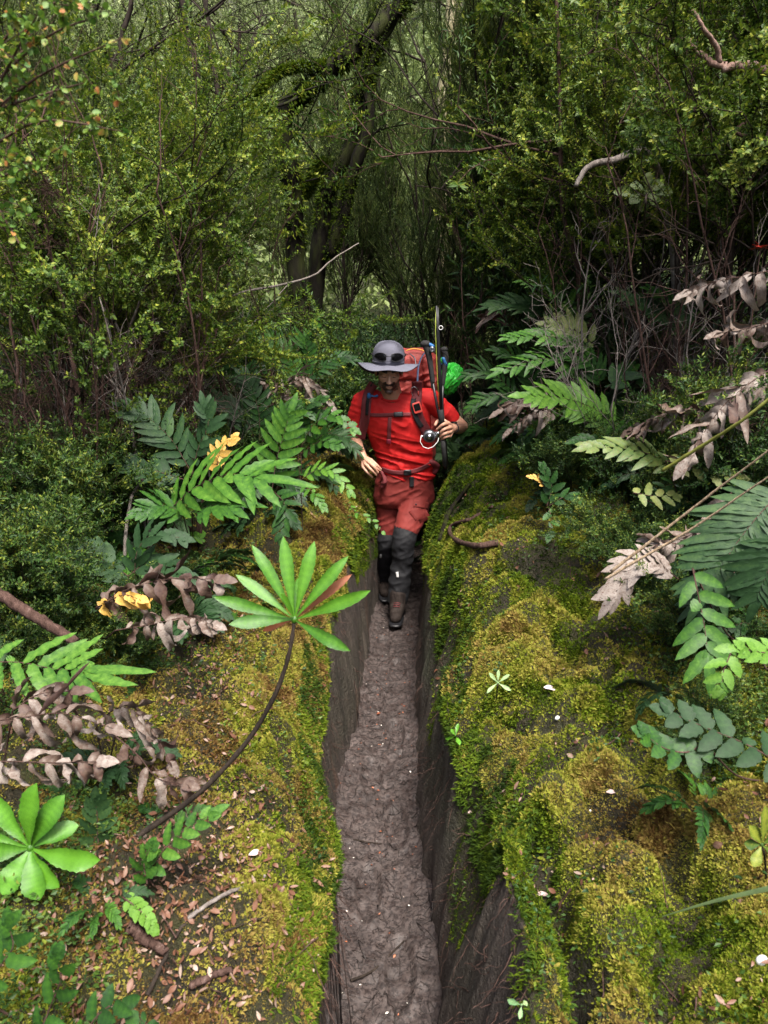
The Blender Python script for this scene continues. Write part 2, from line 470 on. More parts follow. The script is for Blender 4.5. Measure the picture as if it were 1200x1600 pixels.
def bank(sign, name, label, seed):
    ys = np.concatenate([np.arange(-1.6, .7, .06), np.arange(.7, 3.2, .011), np.arange(3.2, 5.6, .022), np.arange(5.6, 17, .13)])
    wall_t = np.concatenate([np.linspace(0, 1, 34)])
    ss = np.concatenate([np.arange(0, .7, .011), np.arange(.7, 1.8, .025), np.arange(1.8, 4, .07), np.arange(4, 19, .5)])
    nY, nW, nS = len(ys), len(wall_t), len(ss)
    V = np.zeros((nY, nW + nS, 3)); M = np.zeros((nY, nW + nS))
    fl = floorL if sign < 0 else floorR; rm = rimL if sign < 0 else rimR
    hw = hwL if sign < 0 else hwR; bs = baseL if sign < 0 else baseR
    Y = ys[:, None]
    # wall
    t = wall_t[None]
    zr = hw(Y)
    # lift by the surface at the rim
    x0, x1 = fl(Y) + .012 * (fbm(Y * 5, Y * 0, seed + 73, 3) - .5), rm(Y)
    x1 = x1 + .05 * (fbm(Y * 3.3, Y * 0 + 5, seed + 70, 3) - .5) + .02 * (vnoise(Y * 14, Y * 0, seed + 71) - .5)
    zr = zr + .07 * (fbm(Y * 2.7, Y * 0 + 9, seed + 72, 3) - .5)
    bulge = .05 * np.sin(np.pi * t) * (fbm(Y * 2.2 + 3, t * .8, seed + 31, 2) - .42) * 2
    streak = .010 * (vnoise(Y * 45, t * 1.2, seed + 3) - .5) + .026 * (vnoise(Y * 14, t * 2.5, seed + 8) - .5) + .005 * (vnoise(Y * 90, t * 9, seed + 4) - .5)
    xw = x0 + (x1 - x0) * t ** 1.3 + sign * bulge + sign * streak
    zw = -.04 + (zr + .04) * t + 0 * Y
    f = fade(Y)
    V[:, :nW, 0] = xw; V[:, :nW, 1] = Y; V[:, :nW, 2] = zw
    # mossy tufting of the upper wall: moss creeps down
    mossline = .80 + .35 * (fbm(Y * 3.1, Y * 0 + 2, seed + 50, 2) - .5) * 2
    if sign > 0: mossline = interp(Y, [(-2, .97), (1.45, .97), (1.6, .6), (1.75, .38), (1.9, .50), (2.0, .95), (2.5, .95), (2.62, .50), (2.9, .45), (3.05, .92), (3.7, 1.0), (3.95, .95), (4.2, .5), (6, .5)]) + 0 * Y
    else: mossline = interp(Y, [(-2, .9), (1.6, .9), (1.9, .75), (2.3, .8), (2.8, .95), (3.2, 1.0), (3.7, 1.0), (4, .6), (6, .5)]) + 0 * Y
    M[:, :nW] = sst(-.12, .12, t - mossline - .16 * (vnoise(Y * 9, t * 6, seed + 60) - .5))
    # top
    s = ss[None]
    X = x1 + sign * s
    zt = bs(X, Y + 0 * X)
    lm = lumps(X, Y + 0 * X, seed)
    lm = lm - crease(X, Y + 0 * X, CREASE_R if sign > 0 else CREASE_L)
    k = 1 - (1 - np.clip(s / .30, 0, 1)) ** 2.2
    zz = zr + (zt - zr) * k + lm * (0.45 + .55 * sst(0, .10, s))
    V[:, nW:, 0] = X; V[:, nW:, 1] = Y; V[:, nW:, 2] = zz
    M[:, nW:] = 1
    # raise the shallow far part of the cut
    V[:, :nW, 2] = V[:, :nW, 2] + (1 - f) * .0
    # rounding at the rim
    gi = (np.arange(nY - 1)[:, None] * (nW + nS) + np.arange(nW + nS - 1)[None])
    W_ = nW + nS
    q = [gi, gi + 1, gi + W_ + 1, gi + W_]
    F = np.stack(q if sign < 0 else q[::-1], -1).reshape(-1, 4)
    # normal check: faces must look to the path and up
    g = Geo(); g.add(V.reshape(-1, 3), F, 0, M.reshape(-1))
    o = g.build(name, BANK_MAT)
    tag(o, label, 'bank', kind='structure')
    return o, V, M

def bank_material():
    m, t, b = new_mat('earth_bank')
    mask = attr(t)
    vs = coords(t, (1, 1, 0.13))
    n1 = noise_node(t, 20, 6, 0.72, vs, .6); n2 = noise_node(t, 5, 3, 0.5, vs)
    clay = ramp(t, n1, [(0.22, (0.012, 0.009, 0.007)), (0.45, (0.045, 0.033, 0.026)), (0.62, (0.095, 0.073, 0.058)), (0.8, (0.20, 0.165, 0.13))])
    orange = ramp(t, n2, [(0.60, (0, 0, 0)), (0.74, (1, 1, 1))])
    clay = mixc(t, math_node(t, 'MULTIPLY', orange, .55), clay, (0.17, 0.050, 0.014))
    alg = ramp(t, noise_node(t, 3.2, 4), [(0.52, (0, 0, 0)), (0.66, (1, 1, 1))])
    clay = mixc(t, math_node(t, 'MULTIPLY', alg, .6), clay, (0.020, 0.028, 0.006))
    n3 = noise_node(t, 7, 5, 0.65, coords(t)); n4 = noise_node(t, 70, 4, 0.7, coords(t))
    soil = ramp(t, n3, [(0.3, (0.010, 0.008, 0.006)), (0.48, (0.022, 0.020, 0.007)), (0.62, (0.035, 0.040, 0.008)), (0.8, (0.05, 0.035, 0.014))])
    soil = mixc(t, ramp(t, n4, [(0.4, (0, 0, 0)), (0.7, (.6, .6, .6))]), soil, (0.05, 0.035, 0.016))
    t.links.new(mixc(t, mask, clay, soil), b.inputs['Base Color'])
    b.inputs['Roughness'].default_value = 0.62
    b.inputs['Specular IOR Level'].default_value = 0.4
    bumpn(t, b, math_node(t, 'ADD', n1, n4), 1.0, 0.03)
    return m
BANK_MAT = bank_material()

bl, VL, ML = bank(-1, 'left_bank', 'mossy earth bank with leaf litter left of the narrow trench path', 100)
br, VR, MR = bank(1, 'right_bank', 'high mossy earth bank with bare clay lobes right of the trench path', 200)

def path_material():
    m, t, b = new_mat('trodden_mud')
    n1 = noise_node(t, 9, 5, 0.6, coords(t)); n2 = noise_node(t, 65, 5, 0.7, coords(t)); n3 = noise_node(t, 24, 3, 0.6, coords(t))
    col = ramp(t, n1, [(0.3, (0.036, 0.026, 0.023)), (0.7, (0.086, 0.065, 0.059))])
    col = mixc(t, ramp(t, n2, [(0.44, (.85, .85, .85)), (0.53, (0, 0, 0))]), col, (0.018, 0.012, 0.011))
    t.links.new(col, b.inputs['Base Color'])
    t.links.new(ramp(t, n3, [(0.35, (.38, .38, .38)), (0.6, (.75, .75, .75))]), b.inputs['Roughness'])
    bumpn(t, b, math_node(t, 'ADD', n2, n3), 0.6, 0.008)
    return m
gp = Geo()
ys = np.concatenate([np.arange(-1.6, .9, .05), np.arange(.9, 5.5, .014), np.arange(5.5, 17, .15)])
us = np.linspace(-1, 1, 44)
YY = ys[:, None]
cw = (floorR(YY) - floorL(YY)) / 2 + .03
XX = (floorR(YY) + floorL(YY)) / 2 + us[None] * cw
foot = 0
for k_ in range(12):
    fy = 1.15 + .33 * k_; fx = xc(fy) + (-.055 if k_ % 2 else .05)
    e_ = ((XX - fx) / .045) ** 2 + ((YY - fy) / .125) ** 2
    foot = foot - .017 * sst(1.15, .75, e_) + .008 * np.exp(-((np.sqrt(e_) - 1.2) / .15) ** 2)
ZZ = foot - .012 + .03 * np.abs(us[None]) ** 3 + .03 * (fbm(XX * 7, YY + 0 * XX, 7, 2) - .5) + .015 * (vnoise(XX * 26, YY * 26 + 0 * XX, 8) - .5) + .010 * (vnoise(XX * 70, YY * 70 + 0 * XX, 9) - .5)
Vp = np.stack([XX, YY + 0 * XX, ZZ], -1)
gi = np.arange(len(ys) - 1)[:, None] * 44 + np.arange(43)[None]
gp.add(Vp.reshape(-1, 3), np.stack([gi, gi + 1, gi + 45, gi + 44], -1).reshape(-1, 4))
path = tag(gp.build('path', path_material()), 'dark trodden mud floor of the narrow trench path', 'path', kind='structure')

# wooded slope closing the view (starts under the far end of the banks)
gh = Geo()
hx = np.linspace(-30, 30, 90); hy = np.concatenate([np.linspace(-14, 12, 14), np.linspace(12.5, 60, 70)])
HX, HY = np.meshgrid(hx, hy)
def hillz(x, y):
    return np.where(y < 12.5, -.45, 0) + sst(12, 15, y) * 1.1 + np.clip(y - 14, 0, 60) * .50 + 1.2 * (fbm(x * .25, y * .25, 77, 2) - .5) * sst(12, 16, y)
gi = np.arange(len(hy) - 1)[:, None] * 90 + np.arange(89)[None]
gh.add(np.stack([HX, HY, hillz(HX, HY)], -1).reshape(-1, 3), np.stack([gi, gi + 1, gi + 91, gi + 90], -1).reshape(-1, 4))
hm, ht_, hb = new_mat('forest_soil')
ht_.links.new(ramp(ht_, noise_node(ht_, 2, 4, .6, coords(ht_)), [(0.3, (0.02, 0.018, 0.01)), (0.7, (0.05, 0.06, 0.02))]), hb.inputs['Base Color'])
hb.inputs['Roughness'].default_value = .9
hill = tag(gh.build('ground', hm), 'dark forest floor rising to a wooded slope behind', 'ground', kind='structure')

bpy.context.view_layer.update()
def bvh_of(*Vs):
    vs, fs, k = [], [], 0
    for o in Vs:
        me = o.data
        co = np.zeros(len(me.vertices) * 3, np.float32); me.vertices.foreach_get('co', co)
        vs += [tuple(c) for c in co.reshape(-1, 3).tolist()]
        li = np.zeros(len(me.loops), np.int32); me.loops.foreach_get('vertex_index', li)
        fs += (li.reshape(-1, 4) + k).tolist(); k = len(vs)
    return BVHTree.FromPolygons(vs, fs)
BVH = bvh_of(bl, br, path, hill)
def G(px, py):
    """where the line of sight through a photo pixel meets the ground"""
    d = ray(px, py)
    h = BVH.ray_cast(Vector((0, 0, CAM_H)), Vector(tuple(d)).normalized())
    return np.array(h[0]) if h[0] is not None else P(px, py, 10)
def ground(x, y):
    h = BVH.ray_cast(Vector((x, y, 30)), Vector((0, 0, -1)))
    return h[0].z if h[0] is not None else 0.0

# ------------------------------------------------------------------ moss and litter
MOSS = leaf_mat('moss_tuft', [(0.0, (0.010, 0.022, 0.003)), (0.22, (0.036, 0.068, 0.004)), (0.42, (0.105, 0.155, 0.006)), (0.64, (0.275, 0.27, 0.040)), (0.84, (0.255, 0.19, 0.048)), (1.0, (0.12, 0.065, 0.02))], 0.7, 0.3, nscale=13, spec=.15)

def sample_grid(V, M, n, rng, wfun):
    """random points on a bank grid with normals, weighted by area * wfun(x, y, z, mask)"""
    a = V[:-1, :-1]; b = V[1:, :-1]; c = V[:-1, 1:]; d = V[1:, 1:]
    nn = np.cross(c - a, b - a)
    area = np.linalg.norm(nn, axis=-1)
    nn = nrm(nn); nn = np.where((nn[..., 2:3] < 0) , -nn, nn)
    cen = (a + b + c + d) / 4
    w = area * wfun(cen[..., 0], cen[..., 1], cen[..., 2], M[:-1, :-1])
    p = (w / w.sum()).ravel()
    idx = rng.choice(len(p), n, p=p)
    A, B, C, Dd = [q.reshape(-1, 3)[idx] for q in (a, b, c, d)]
    u, v = rng.random((n, 1)), rng.random((n, 1))
    pt = A * (1 - u) * (1 - v) + B * u * (1 - v) + C * (1 - u) * v + Dd * u * v
    return pt, nn.reshape(-1, 3)[idx], idx % (M.shape[1] - 1)

def view_w(x, y, z):
    """density falls with distance from the standpoint; nothing far off to the sides"""
    d = np.sqrt(x ** 2 + y ** 2 + (CAM_H - z) ** 2)
    return 1 / np.clip(d, 1.0, 9) ** 1.7 * (y > .55) * (np.abs(x) < .42 * y + .75) * (y < 7)

def tufts(g, pt, nn, size, tint, rng, blades=7):
    n = len(pt)
    for k in range(blades):
        az = rng.uniform(0, 2 * np.pi, n)
        lean = rng.uniform(.35, 1.35, n)[:, None]
        r = rvec(rng, n)
        side = nrm(np.cross(nn, r))
        D = nrm(nn * np.cos(lean) + side * np.sin(lean) + np.array([0, 0, .15]))
        L = size * rng.uniform(.6, 1.3, n)
        chips(g, pt + side * (size * .25)[:, None] - nn * .003, D, nn + side * .3, L, L * rng.uniform(.14, .27, n), tint=np.clip(tint + rng.normal(0, .06, n) + .10 * (k % 2) - .05, 0, 1))

def litter_zone(x, y):
    # bare litter patches on the left bank
    a = np.exp(-(((x + .48) / .22) ** 2 + ((y - 1.45) / .5) ** 2))
    b = np.exp(-(((x + .62) / .14) ** 2 + ((y - 2.3) / .3) ** 2))
    return np.clip(a * 1.1 + b * .8, 0, 1)

rng = np.random.default_rng(5)
def moss_tint(pt, seed):
    x, y, z = pt.T
    n = fbm(x * 3.2, y * 3.2, seed, 3)
    m = fbm(x * 11, y * 11, seed + 5, 2)
    return np.clip(.5 + (n - .5) * 1.5 + (m - .5) * .7, 0.02, 1)

def wL(x, y, z, m):
    pat = .25 + 1.2 * sst(.30, .5, fbm(x * 4, y * 4, 301, 3))
    return view_w(x, y, z) * (m > .35) * pat * (1 - .85 * litter_zone(x, y)) * sst(2.2, .7, -(x - rimL(y))) * (1 + 2 * sst(.35, .1, -(x - rimL(y)))) * (1 - .9 * np.clip(crease(x, y, CREASE_L) / .06 - .25, 0, 1))
def wR(x, y, z, m):
    pat = .3 + 1.1 * sst(.30, .55, fbm(x * 4, y * 4, 302, 3))
    return view_w(x, y, z) * (m > .35) * pat * sst(2.6, 1.0, x - rimR(y)) * (1 - .93 * np.clip(crease(x, y, CREASE_R) / .07 - .25, 0, 1))
for (V, M, wf, sd, nm, cnt, lb) in ((VL, ML, wL, 11, 'moss', 230000, 'yellow-green feathery moss carpet over the left bank'),
                                    (VR, MR, wR, 22, 'moss', 320000, 'golden, brown and green moss cushions over the right bank')):
    pt, nn, mm = sample_grid(V, M, cnt, rng, wf)
    d = np.linalg.norm(pt - np.array([0, 0, CAM_H]), axis=1)
    tint = moss_tint(pt, sd); onwall = mm < 33
    f1, f2, cid = worley(pt[:, 0] * 4.6, pt[:, 1] * 4.6, sd + 400); g1, g2, gid = worley(pt[:, 0] * 12, pt[:, 1] * 12, sd + 500)
    tint = tint * .55 + .10 + .42 * cid * .8 + .12 * (gid - .5)
    # steep faces get darker green tints; tops near the camera on the right go brown-gold
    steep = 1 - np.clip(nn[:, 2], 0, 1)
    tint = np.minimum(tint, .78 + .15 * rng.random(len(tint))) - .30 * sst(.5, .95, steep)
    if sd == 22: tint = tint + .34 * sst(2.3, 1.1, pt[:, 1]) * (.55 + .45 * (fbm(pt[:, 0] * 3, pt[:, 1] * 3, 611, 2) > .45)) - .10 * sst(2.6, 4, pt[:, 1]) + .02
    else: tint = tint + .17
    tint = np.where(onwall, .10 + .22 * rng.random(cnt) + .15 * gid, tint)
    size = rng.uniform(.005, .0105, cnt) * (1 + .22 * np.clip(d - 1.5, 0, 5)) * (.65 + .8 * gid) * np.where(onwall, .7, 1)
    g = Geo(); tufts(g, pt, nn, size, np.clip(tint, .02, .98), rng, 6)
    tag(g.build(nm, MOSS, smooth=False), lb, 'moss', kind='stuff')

# small sticks and bark strips on the banks
g = Geo()
for V_, M_, c_ in ((VL, ML, 300), (VR, MR, 130)):
    pt, nn, mm = sample_grid(V_, M_, c_, rng, lambda x, y, z, m: view_w(x, y, z) * (m > .9) * (.3 + litter_zone(x, y)))
    for p_, n_ in zip(pt, nn):
        d = nrm(np.cross(n_, rvec(rng, 1)[0])); L = .02 + .11 * rng.random() ** 2; r_ = .0007 + .0022 * rng.random() ** 2
        w = p_ + n_ * .007 + np.outer(np.linspace(-.5, .5, 6), d * L) + rng.normal(0, .05 * L, (6, 3)).cumsum(0) * .6
        tube(g, w, np.linspace(r_, r_ * .5, 6), 5, cap=False)
tag(g.build('twig_litter', BARK_R), 'small sticks and bark strips lying on the mossy banks', 'twig litter', kind='stuff')

# shaggy moss hanging over both lips of the cut
g = Geo()
for V_, M_, sg in ((VL, ML, -1), (VR, MR, 1)):
    pt, nn, mm = sample_grid(V_[:, 27:42], M_[:, 27:42], 13000, rng, lambda x, y, z, m: view_w(x, y, z) * sst(.15, .6, m) * (.15 + (vnoise(y * 9, x * 0, 88) > .42)))
    n = len(pt)
    for k in range(4):
        r = rvec(rng, n); D = nrm(nn * .5 + r * .9 + np.array([-sg * .4, 0, -.6]))
        L = (.006 + .016 * rng.random(n) ** 2) * (1 + .2 * np.clip(pt[:, 1] - 1.5, 0, 4))
        chips(g, pt + nn * .004, D, nn + .5 * r, L, L * rng.uniform(.07, .16, n), tint=np.clip(.06 + .34 * vnoise(pt[:, 1] * 7, pt[:, 2] * 7, 35) + rng.normal(0, .06, n), 0, 1))
tag(g.build('moss', MOSS, smooth=False), 'shaggy dark green moss hanging over both edges of the trench', 'moss', kind='stuff')

# fine roots sticking out of the cut walls
g = Geo()
for V_, M_, sg in ((VL, ML, -1), (VR, MR, 1)):
    pt, nn, mm = sample_grid(V_[:, 8:36], M_[:, 8:36], 420, rng, lambda x, y, z, m: view_w(x, y, z) * (vnoise(y * 5, z * 5, 99) > .45))
    for p_ in pt:
        L = rng.uniform(.02, .10); d = np.array([-sg * rng.uniform(.2, .9), rng.normal(0, .6), -rng.uniform(.3, 1.2)])
        w = p_ + np.outer(np.linspace(0, 1, 7), d * L) + np.array([-sg * .0, 0, 0]) + rng.normal(0, .1 * L, (7, 3)).cumsum(0) * .5
        tube(g, w, np.linspace(.0014, .0004, 7) * rng.uniform(.5, 1.3), 4, cap=False)
tag(g.build('root_fringe', BARK_R), 'fine broken rootlets poking from the bare trench walls', 'rootlets', kind='stuff')

# leaf litter: countless small fallen leaves
LITTER = leaf_mat('fallen_leaf', [(0.0, (0.05, 0.022, 0.014)), (0.3, (0.13, 0.055, 0.030)), (0.55, (0.15, 0.068, 0.038)), (0.8, (0.20, 0.115, 0.078)), (1.0, (0.33, 0.25, 0.20))], 0.55, 0.1, nscale=90)
g = Geo()
pt, nn, _ = sample_grid(VL, ML, 6500, rng, lambda x, y, z, m: view_w(x, y, z) * (m > .9) * (.16 + litter_zone(x, y) * 2.2) * (-(x - rimL(y)) < 1.6))
pt2, nn2, _ = sample_grid(VR, MR, 1300, rng, lambda x, y, z, m: view_w(x, y, z) * (m > .9) * sst(.5, .75, fbm(x * 5, y * 5, 55, 2)) * (x - rimR(y) < 1.6))
pt = np.concatenate([pt, pt2]); nn = np.concatenate([nn, nn2]); n = len(pt)
r = rvec(rng, n)
D = nrm(np.cross(nn, r)) + nn * rng.uniform(-.1, .35, (n, 1))
L = (.008 + .020 * rng.random(n) ** 2.5) * (1 + .3 * (pt[:, 1] > 2.5))
leaves(g, pt + nn * .008, D, nn + .35 * rvec(rng, n), L, L * rng.uniform(.14, .28, n), 4, 'lance', curl=rng.normal(0, .8, n), fold=.2, tint=rng.beta(2, 2, n), rng=rng)
tag(g.build('leaf_litter', LITTER), 'brown and reddish fallen leaves scattered over both banks', 'leaf litter', kind='stuff')

# dark twigs, flakes and pale petals trodden into the path
g = Geo(); n = 2600
py_ = 1.1 + 4.2 * rng.random(n) ** 1.4; px_ = floorL(py_) + (floorR(py_) - floorL(py_)) * rng.random(n)
TW = plain_mat('path_debris', (0.020, 0.014, 0.012), .6)
for i in range(n):
    a = rng.uniform(0, 3.14); L = rng.uniform(.006, .034) if i > 120 else rng.uniform(.04, .10)
    dx, dy = math.cos(a) * L, math.sin(a) * L
    p0 = np.array([px_[i], py_[i], .0]); 
    pts = np.array([p0, p0 + [dx * .5 + rng.normal(0, L * .08), dy * .5, .001], p0 + [dx, dy, 0]])
    pts[:, 0] = np.clip(pts[:, 0], floorL(pts[:, 1]) + .005, floorR(pts[:, 1]) - .005)
    pts[:, 2] = [ground(q[0], q[1]) + .0015 for q in pts]
    tube(g, pts, rng.uniform(.0006, .0016) * (1.6 if i < 120 else 1), 4)
tag(g.build('twig_litter', TW), 'tiny dark twigs and bark flakes trodden into the mud', 'twig litter', kind='stuff')
g = Geo(); n = 130
py_ = 1.2 + 3.2 * rng.random(n) ** 1.2; px_ = floorL(py_) + .01 + (floorR(py_) - floorL(py_) - .02) * rng.random(n)
pz = np.array([ground(a, b) + .003 for a, b in zip(px_, py_)])
L = rng.uniform(.004, .013, n); D = rvec(rng, n); D[:, 2] *= .15
leaves(g, np.stack([px_, py_, pz], 1), D, np.array([0, 0, 1.]) + .3 * rvec(rng, n), L, L * .3, 3, 'lance', curl=rng.normal(0, .5, n), tint=rng.choice([.1, .4, .5, .98], n), rng=rng)
PET = leaf_mat('path_leaf', [(0.0, (0.12, 0.035, 0.02)), (0.5, (0.36, 0.11, 0.045)), (0.8, (0.4, 0.25, 0.18)), (1.0, (0.75, 0.72, 0.65))], 0.5, 0)
tag(g.build('fallen_leaves', PET), 'orange leaf scraps and pale petals on the dark mud path', 'leaf litter', kind='stuff')
# ------------------------------------------------------------------ plant builders
def grow(rng, out, p, d, L, r, level, prm):
    """out: list of (path, radii, level)"""
    k = prm.get('k', 6)
    pts = [np.array(p, float)]; dd = nrm(d)
    for i in range(k):
        dd = nrm(dd + rng.normal(0, prm['wander'], 3) + np.array([0, 0, prm['up'][min(level, len(prm['up']) - 1)]]))
        pts.append(pts[-1] + dd * L / k)
    pts = np.array(pts)
    out.append((pts, np.linspace(r, r * .45, k + 1), level))
    if level >= prm['levels']: return
    nb = prm['n'][level]
    for j in range(nb):
        t = rng.uniform(prm['t0'][level], 1.0) if j else 1.0
        i = min(int(t * k), k - 1); q = pts[i] + (pts[i + 1] - pts[i]) * (t * k - i)
        T = nrm(pts[i + 1] - pts[i])
        side = nrm(np.cross(T, rng.normal(size=3)))
        a = prm['ang'][level] * rng.uniform(.6, 1.3)
        nd = T * math.cos(a) + side * math.sin(a)
        grow(rng, out, q, nd, L * prm['ls'][level] * rng.uniform(.7, 1.2), r * prm.get('rs', .55), level + 1, prm)

def sites(rng, segs, lv, step, zmin=-1e9, t0=0.0):
    Ps, Ts = [], []
    for path, rad, level in segs:
        if level < lv: continue
        ln = np.linalg.norm(np.diff(path, axis=0), axis=1).sum()
        n = max(2, int(ln / step))
        t = np.linspace(t0, 1, n) * (len(path) - 1)
        i = np.minimum(t.astype(int), len(path) - 2)
        q = path[i] + (path[i + 1] - path[i]) * (t - i)[:, None]
        Ps.append(q); Ts.append(nrm(path[i + 1] - path[i]))
    Ps = np.concatenate(Ps); Ts = np.concatenate(Ts)
    m = Ps[:, 2] > zmin
    return Ps[m], Ts[m]

def leafy(rng, segs, g, lv, step, L, W, kind, ang=.9, per=2, zmin=-1e9, tint=(.5, .15), patch=True, t0=0.0):
    Pp, T = sites(rng, segs, lv, step, zmin, t0)
    n = len(Pp)
    cl = fbm(Pp[:, 0] * 4 + Pp[:, 2], Pp[:, 2] * 4 + Pp[:, 1] * 3, int(rng.integers(999)), 2)
    z = (Pp[:, 2] - Pp[:, 2].min()) / (np.ptp(Pp[:, 2]) + 1e-6)
    base = tint[0] + (cl - .5) * .5 + (z - .5) * .12
    az = rng.uniform(0, 6.28, n)
    ref = nrm(np.cross(T, rng.normal(size=3)[None] + 0 * T)); ref2 = np.cross(T, ref)
    for k in range(per):
        a = az + k * 2 * np.pi / per + rng.normal(0, .3, n)
        side = ref * np.cos(a)[:, None] + ref2 * np.sin(a)[:, None]
        D = T * math.cos(ang) + side * math.sin(ang) + rng.normal(0, .15, (n, 3))
        U = T - .4 * side + np.array([0, 0, .8])
        tt = np.clip(base + rng.normal(0, tint[1], n), 0, 1)
        l = L * rng.uniform(.6, 1.2, n)
        if kind == 'chip': chips(g, Pp, D, U, l, l * W, tint=tt)
        else: leaves(g, Pp, D, U, l, l * W, 3, 'lance', curl=.4, fold=.2, tint=tt, rng=rng)

def wood(segs, g, sides=(7, 5, 4, 3, 3), rng=None, minr=0.0):
    for path, rad, lv in segs:
        tube(g, path, np.maximum(rad, minr), sides[min(lv, 4)], bump=.12, rng=rng, cap=False, tint=.5)

def make_plant(name, label, cat, group, segs_fn, leaf_fn, bark, leafm, parts=('stems', 'foliage'), seed=1):
    rng = np.random.default_rng(seed)
    segs = segs_fn(rng)
    root = empty(name)
    tag(root, label, cat, group)
    g = Geo(); wood(segs, g, rng=rng); g.build(parts[0], bark, root)
    if leaf_fn:
        g = Geo(); leaf_fn(rng, segs, g); g.build(parts[1], leafm, root, smooth=False)
    return root

def put(proto, x, y, s=1.0, rz=0.0, z=None, label=None, first=[set()], tilt=(0, 0), group=None):
    if proto.name in first[0]: o = copy_tree(proto)
    else: o = proto; first[0].add(proto.name)
    o.location = (x, y, (ground(x, y) - .03) if z is None else z)
    o.rotation_euler = (tilt[0], tilt[1], rz); o.scale = (s, s, s)
    if label: o['label'] = label
    if group: o['group'] = group
    return o

def multi(rng, n, spread, L, r, prm, lean=.35, base=.08):
    segs = []
    for i in range(n):
        a = rng.uniform(0, 6.28); q = rng.uniform(0, base)
        grow(rng, segs, (q * math.cos(a), q * math.sin(a), -.05), (lean * math.cos(a) * rng.random(), lean * math.sin(a) * rng.random(), 1), L * rng.uniform(.7, 1.1), r * rng.uniform(.7, 1.1), 0, prm)
    return segs

# --- fern fronds -------------------------------------------------------
def frond(g, pts, plen, n=13, pw=None, tint=.5, dead=False, rng=None, up=None, ang=1.0, taper=.45, droop=.35, rk=.0022, bare=.12, wavy=.18, tip=1.0, serr=.12, tv=.07, stem_mat=1, seg=8):
    path = bez(pts, 26)
    L = np.linalg.norm(np.diff(path, axis=0), axis=1).sum()
    T = nrm(np.gradient(path, axis=0))
    U = nrm([0, -.62, .8]) if up is None else nrm(up)
    tube(g, path, np.linspace(rk, rk * .4, len(path)), 5, mat=stem_mat, tint=.4, cap=False)
    t = np.linspace(bare, .97, n)
    i = np.minimum((t * (len(path) - 1)).astype(int), len(path) - 2)
    fr = t * (len(path) - 1) - i
    q = path[i] + (path[i + 1] - path[i]) * fr[:, None]
    Tq = T[i]
    Uq = nrm(U - Tq * (Tq @ U)[:, None]); S = np.cross(Tq, Uq)
    prof = np.clip(.55 + 1.2 * t, 0, 1) * (1 - (1 - taper) * t ** 1.6)
    pw = pw or plen * .13
    keep_ = (rng.random((2, n)) > (.12 if not dead else .2)).astype(float)
    for sgn in (-1, 1):
        a = ang * (1 - .35 * t)
        a = a + rng.normal(0, .3 if dead else .07, n)
        D = S * (sgn * np.sin(a))[:, None] + Tq * np.cos(a)[:, None] + Uq * .08
        if dead: D = D + np.array([0, 0, -1.0]) * rng.uniform(.1, 1.1, n)[:, None] * droop * 2.2
        UU = Uq + rng.normal(0, .14 if not dead else .6, (n, 3))
        ll = np.where(keep_[(sgn + 1) // 2] > 0, 1, rng.uniform(.15, .8, n)) * plen * prof * rng.uniform(.88, 1.06, n) * (1 if not dead else rng.uniform(1.0, 1.7, n))
        cu = rng.normal(droop, .12, n) if not dead else rng.normal(1.9, 1.3, n)
        leaves(g, q + Tq * (L / n * .25 * sgn), D, UU, ll, np.full(n, pw) * (.85 + .3 * prof) * (1 if not dead else rng.uniform(.55, 1.0, n)), seg if not dead else 9, 'strap', curl=cu, fold=.18 if not dead else rng.uniform(.3, 1.0), wave=wavy if not dead else .55, freq=24 if not dead else 11,
               tint=np.clip(tint + rng.normal(0, tv if not dead else .2, n), 0, 1), rng=rng, serr=serr, side_curl=rng.normal(.08, .1, n) * -sgn)
    leaves(g, path[-1:], T[-1:], U, plen * taper * 1.25 * tip, pw * 1.0, seg, 'strap', curl=droop, fold=.18, wave=wavy, tint=tint, rng=rng, serr=serr)

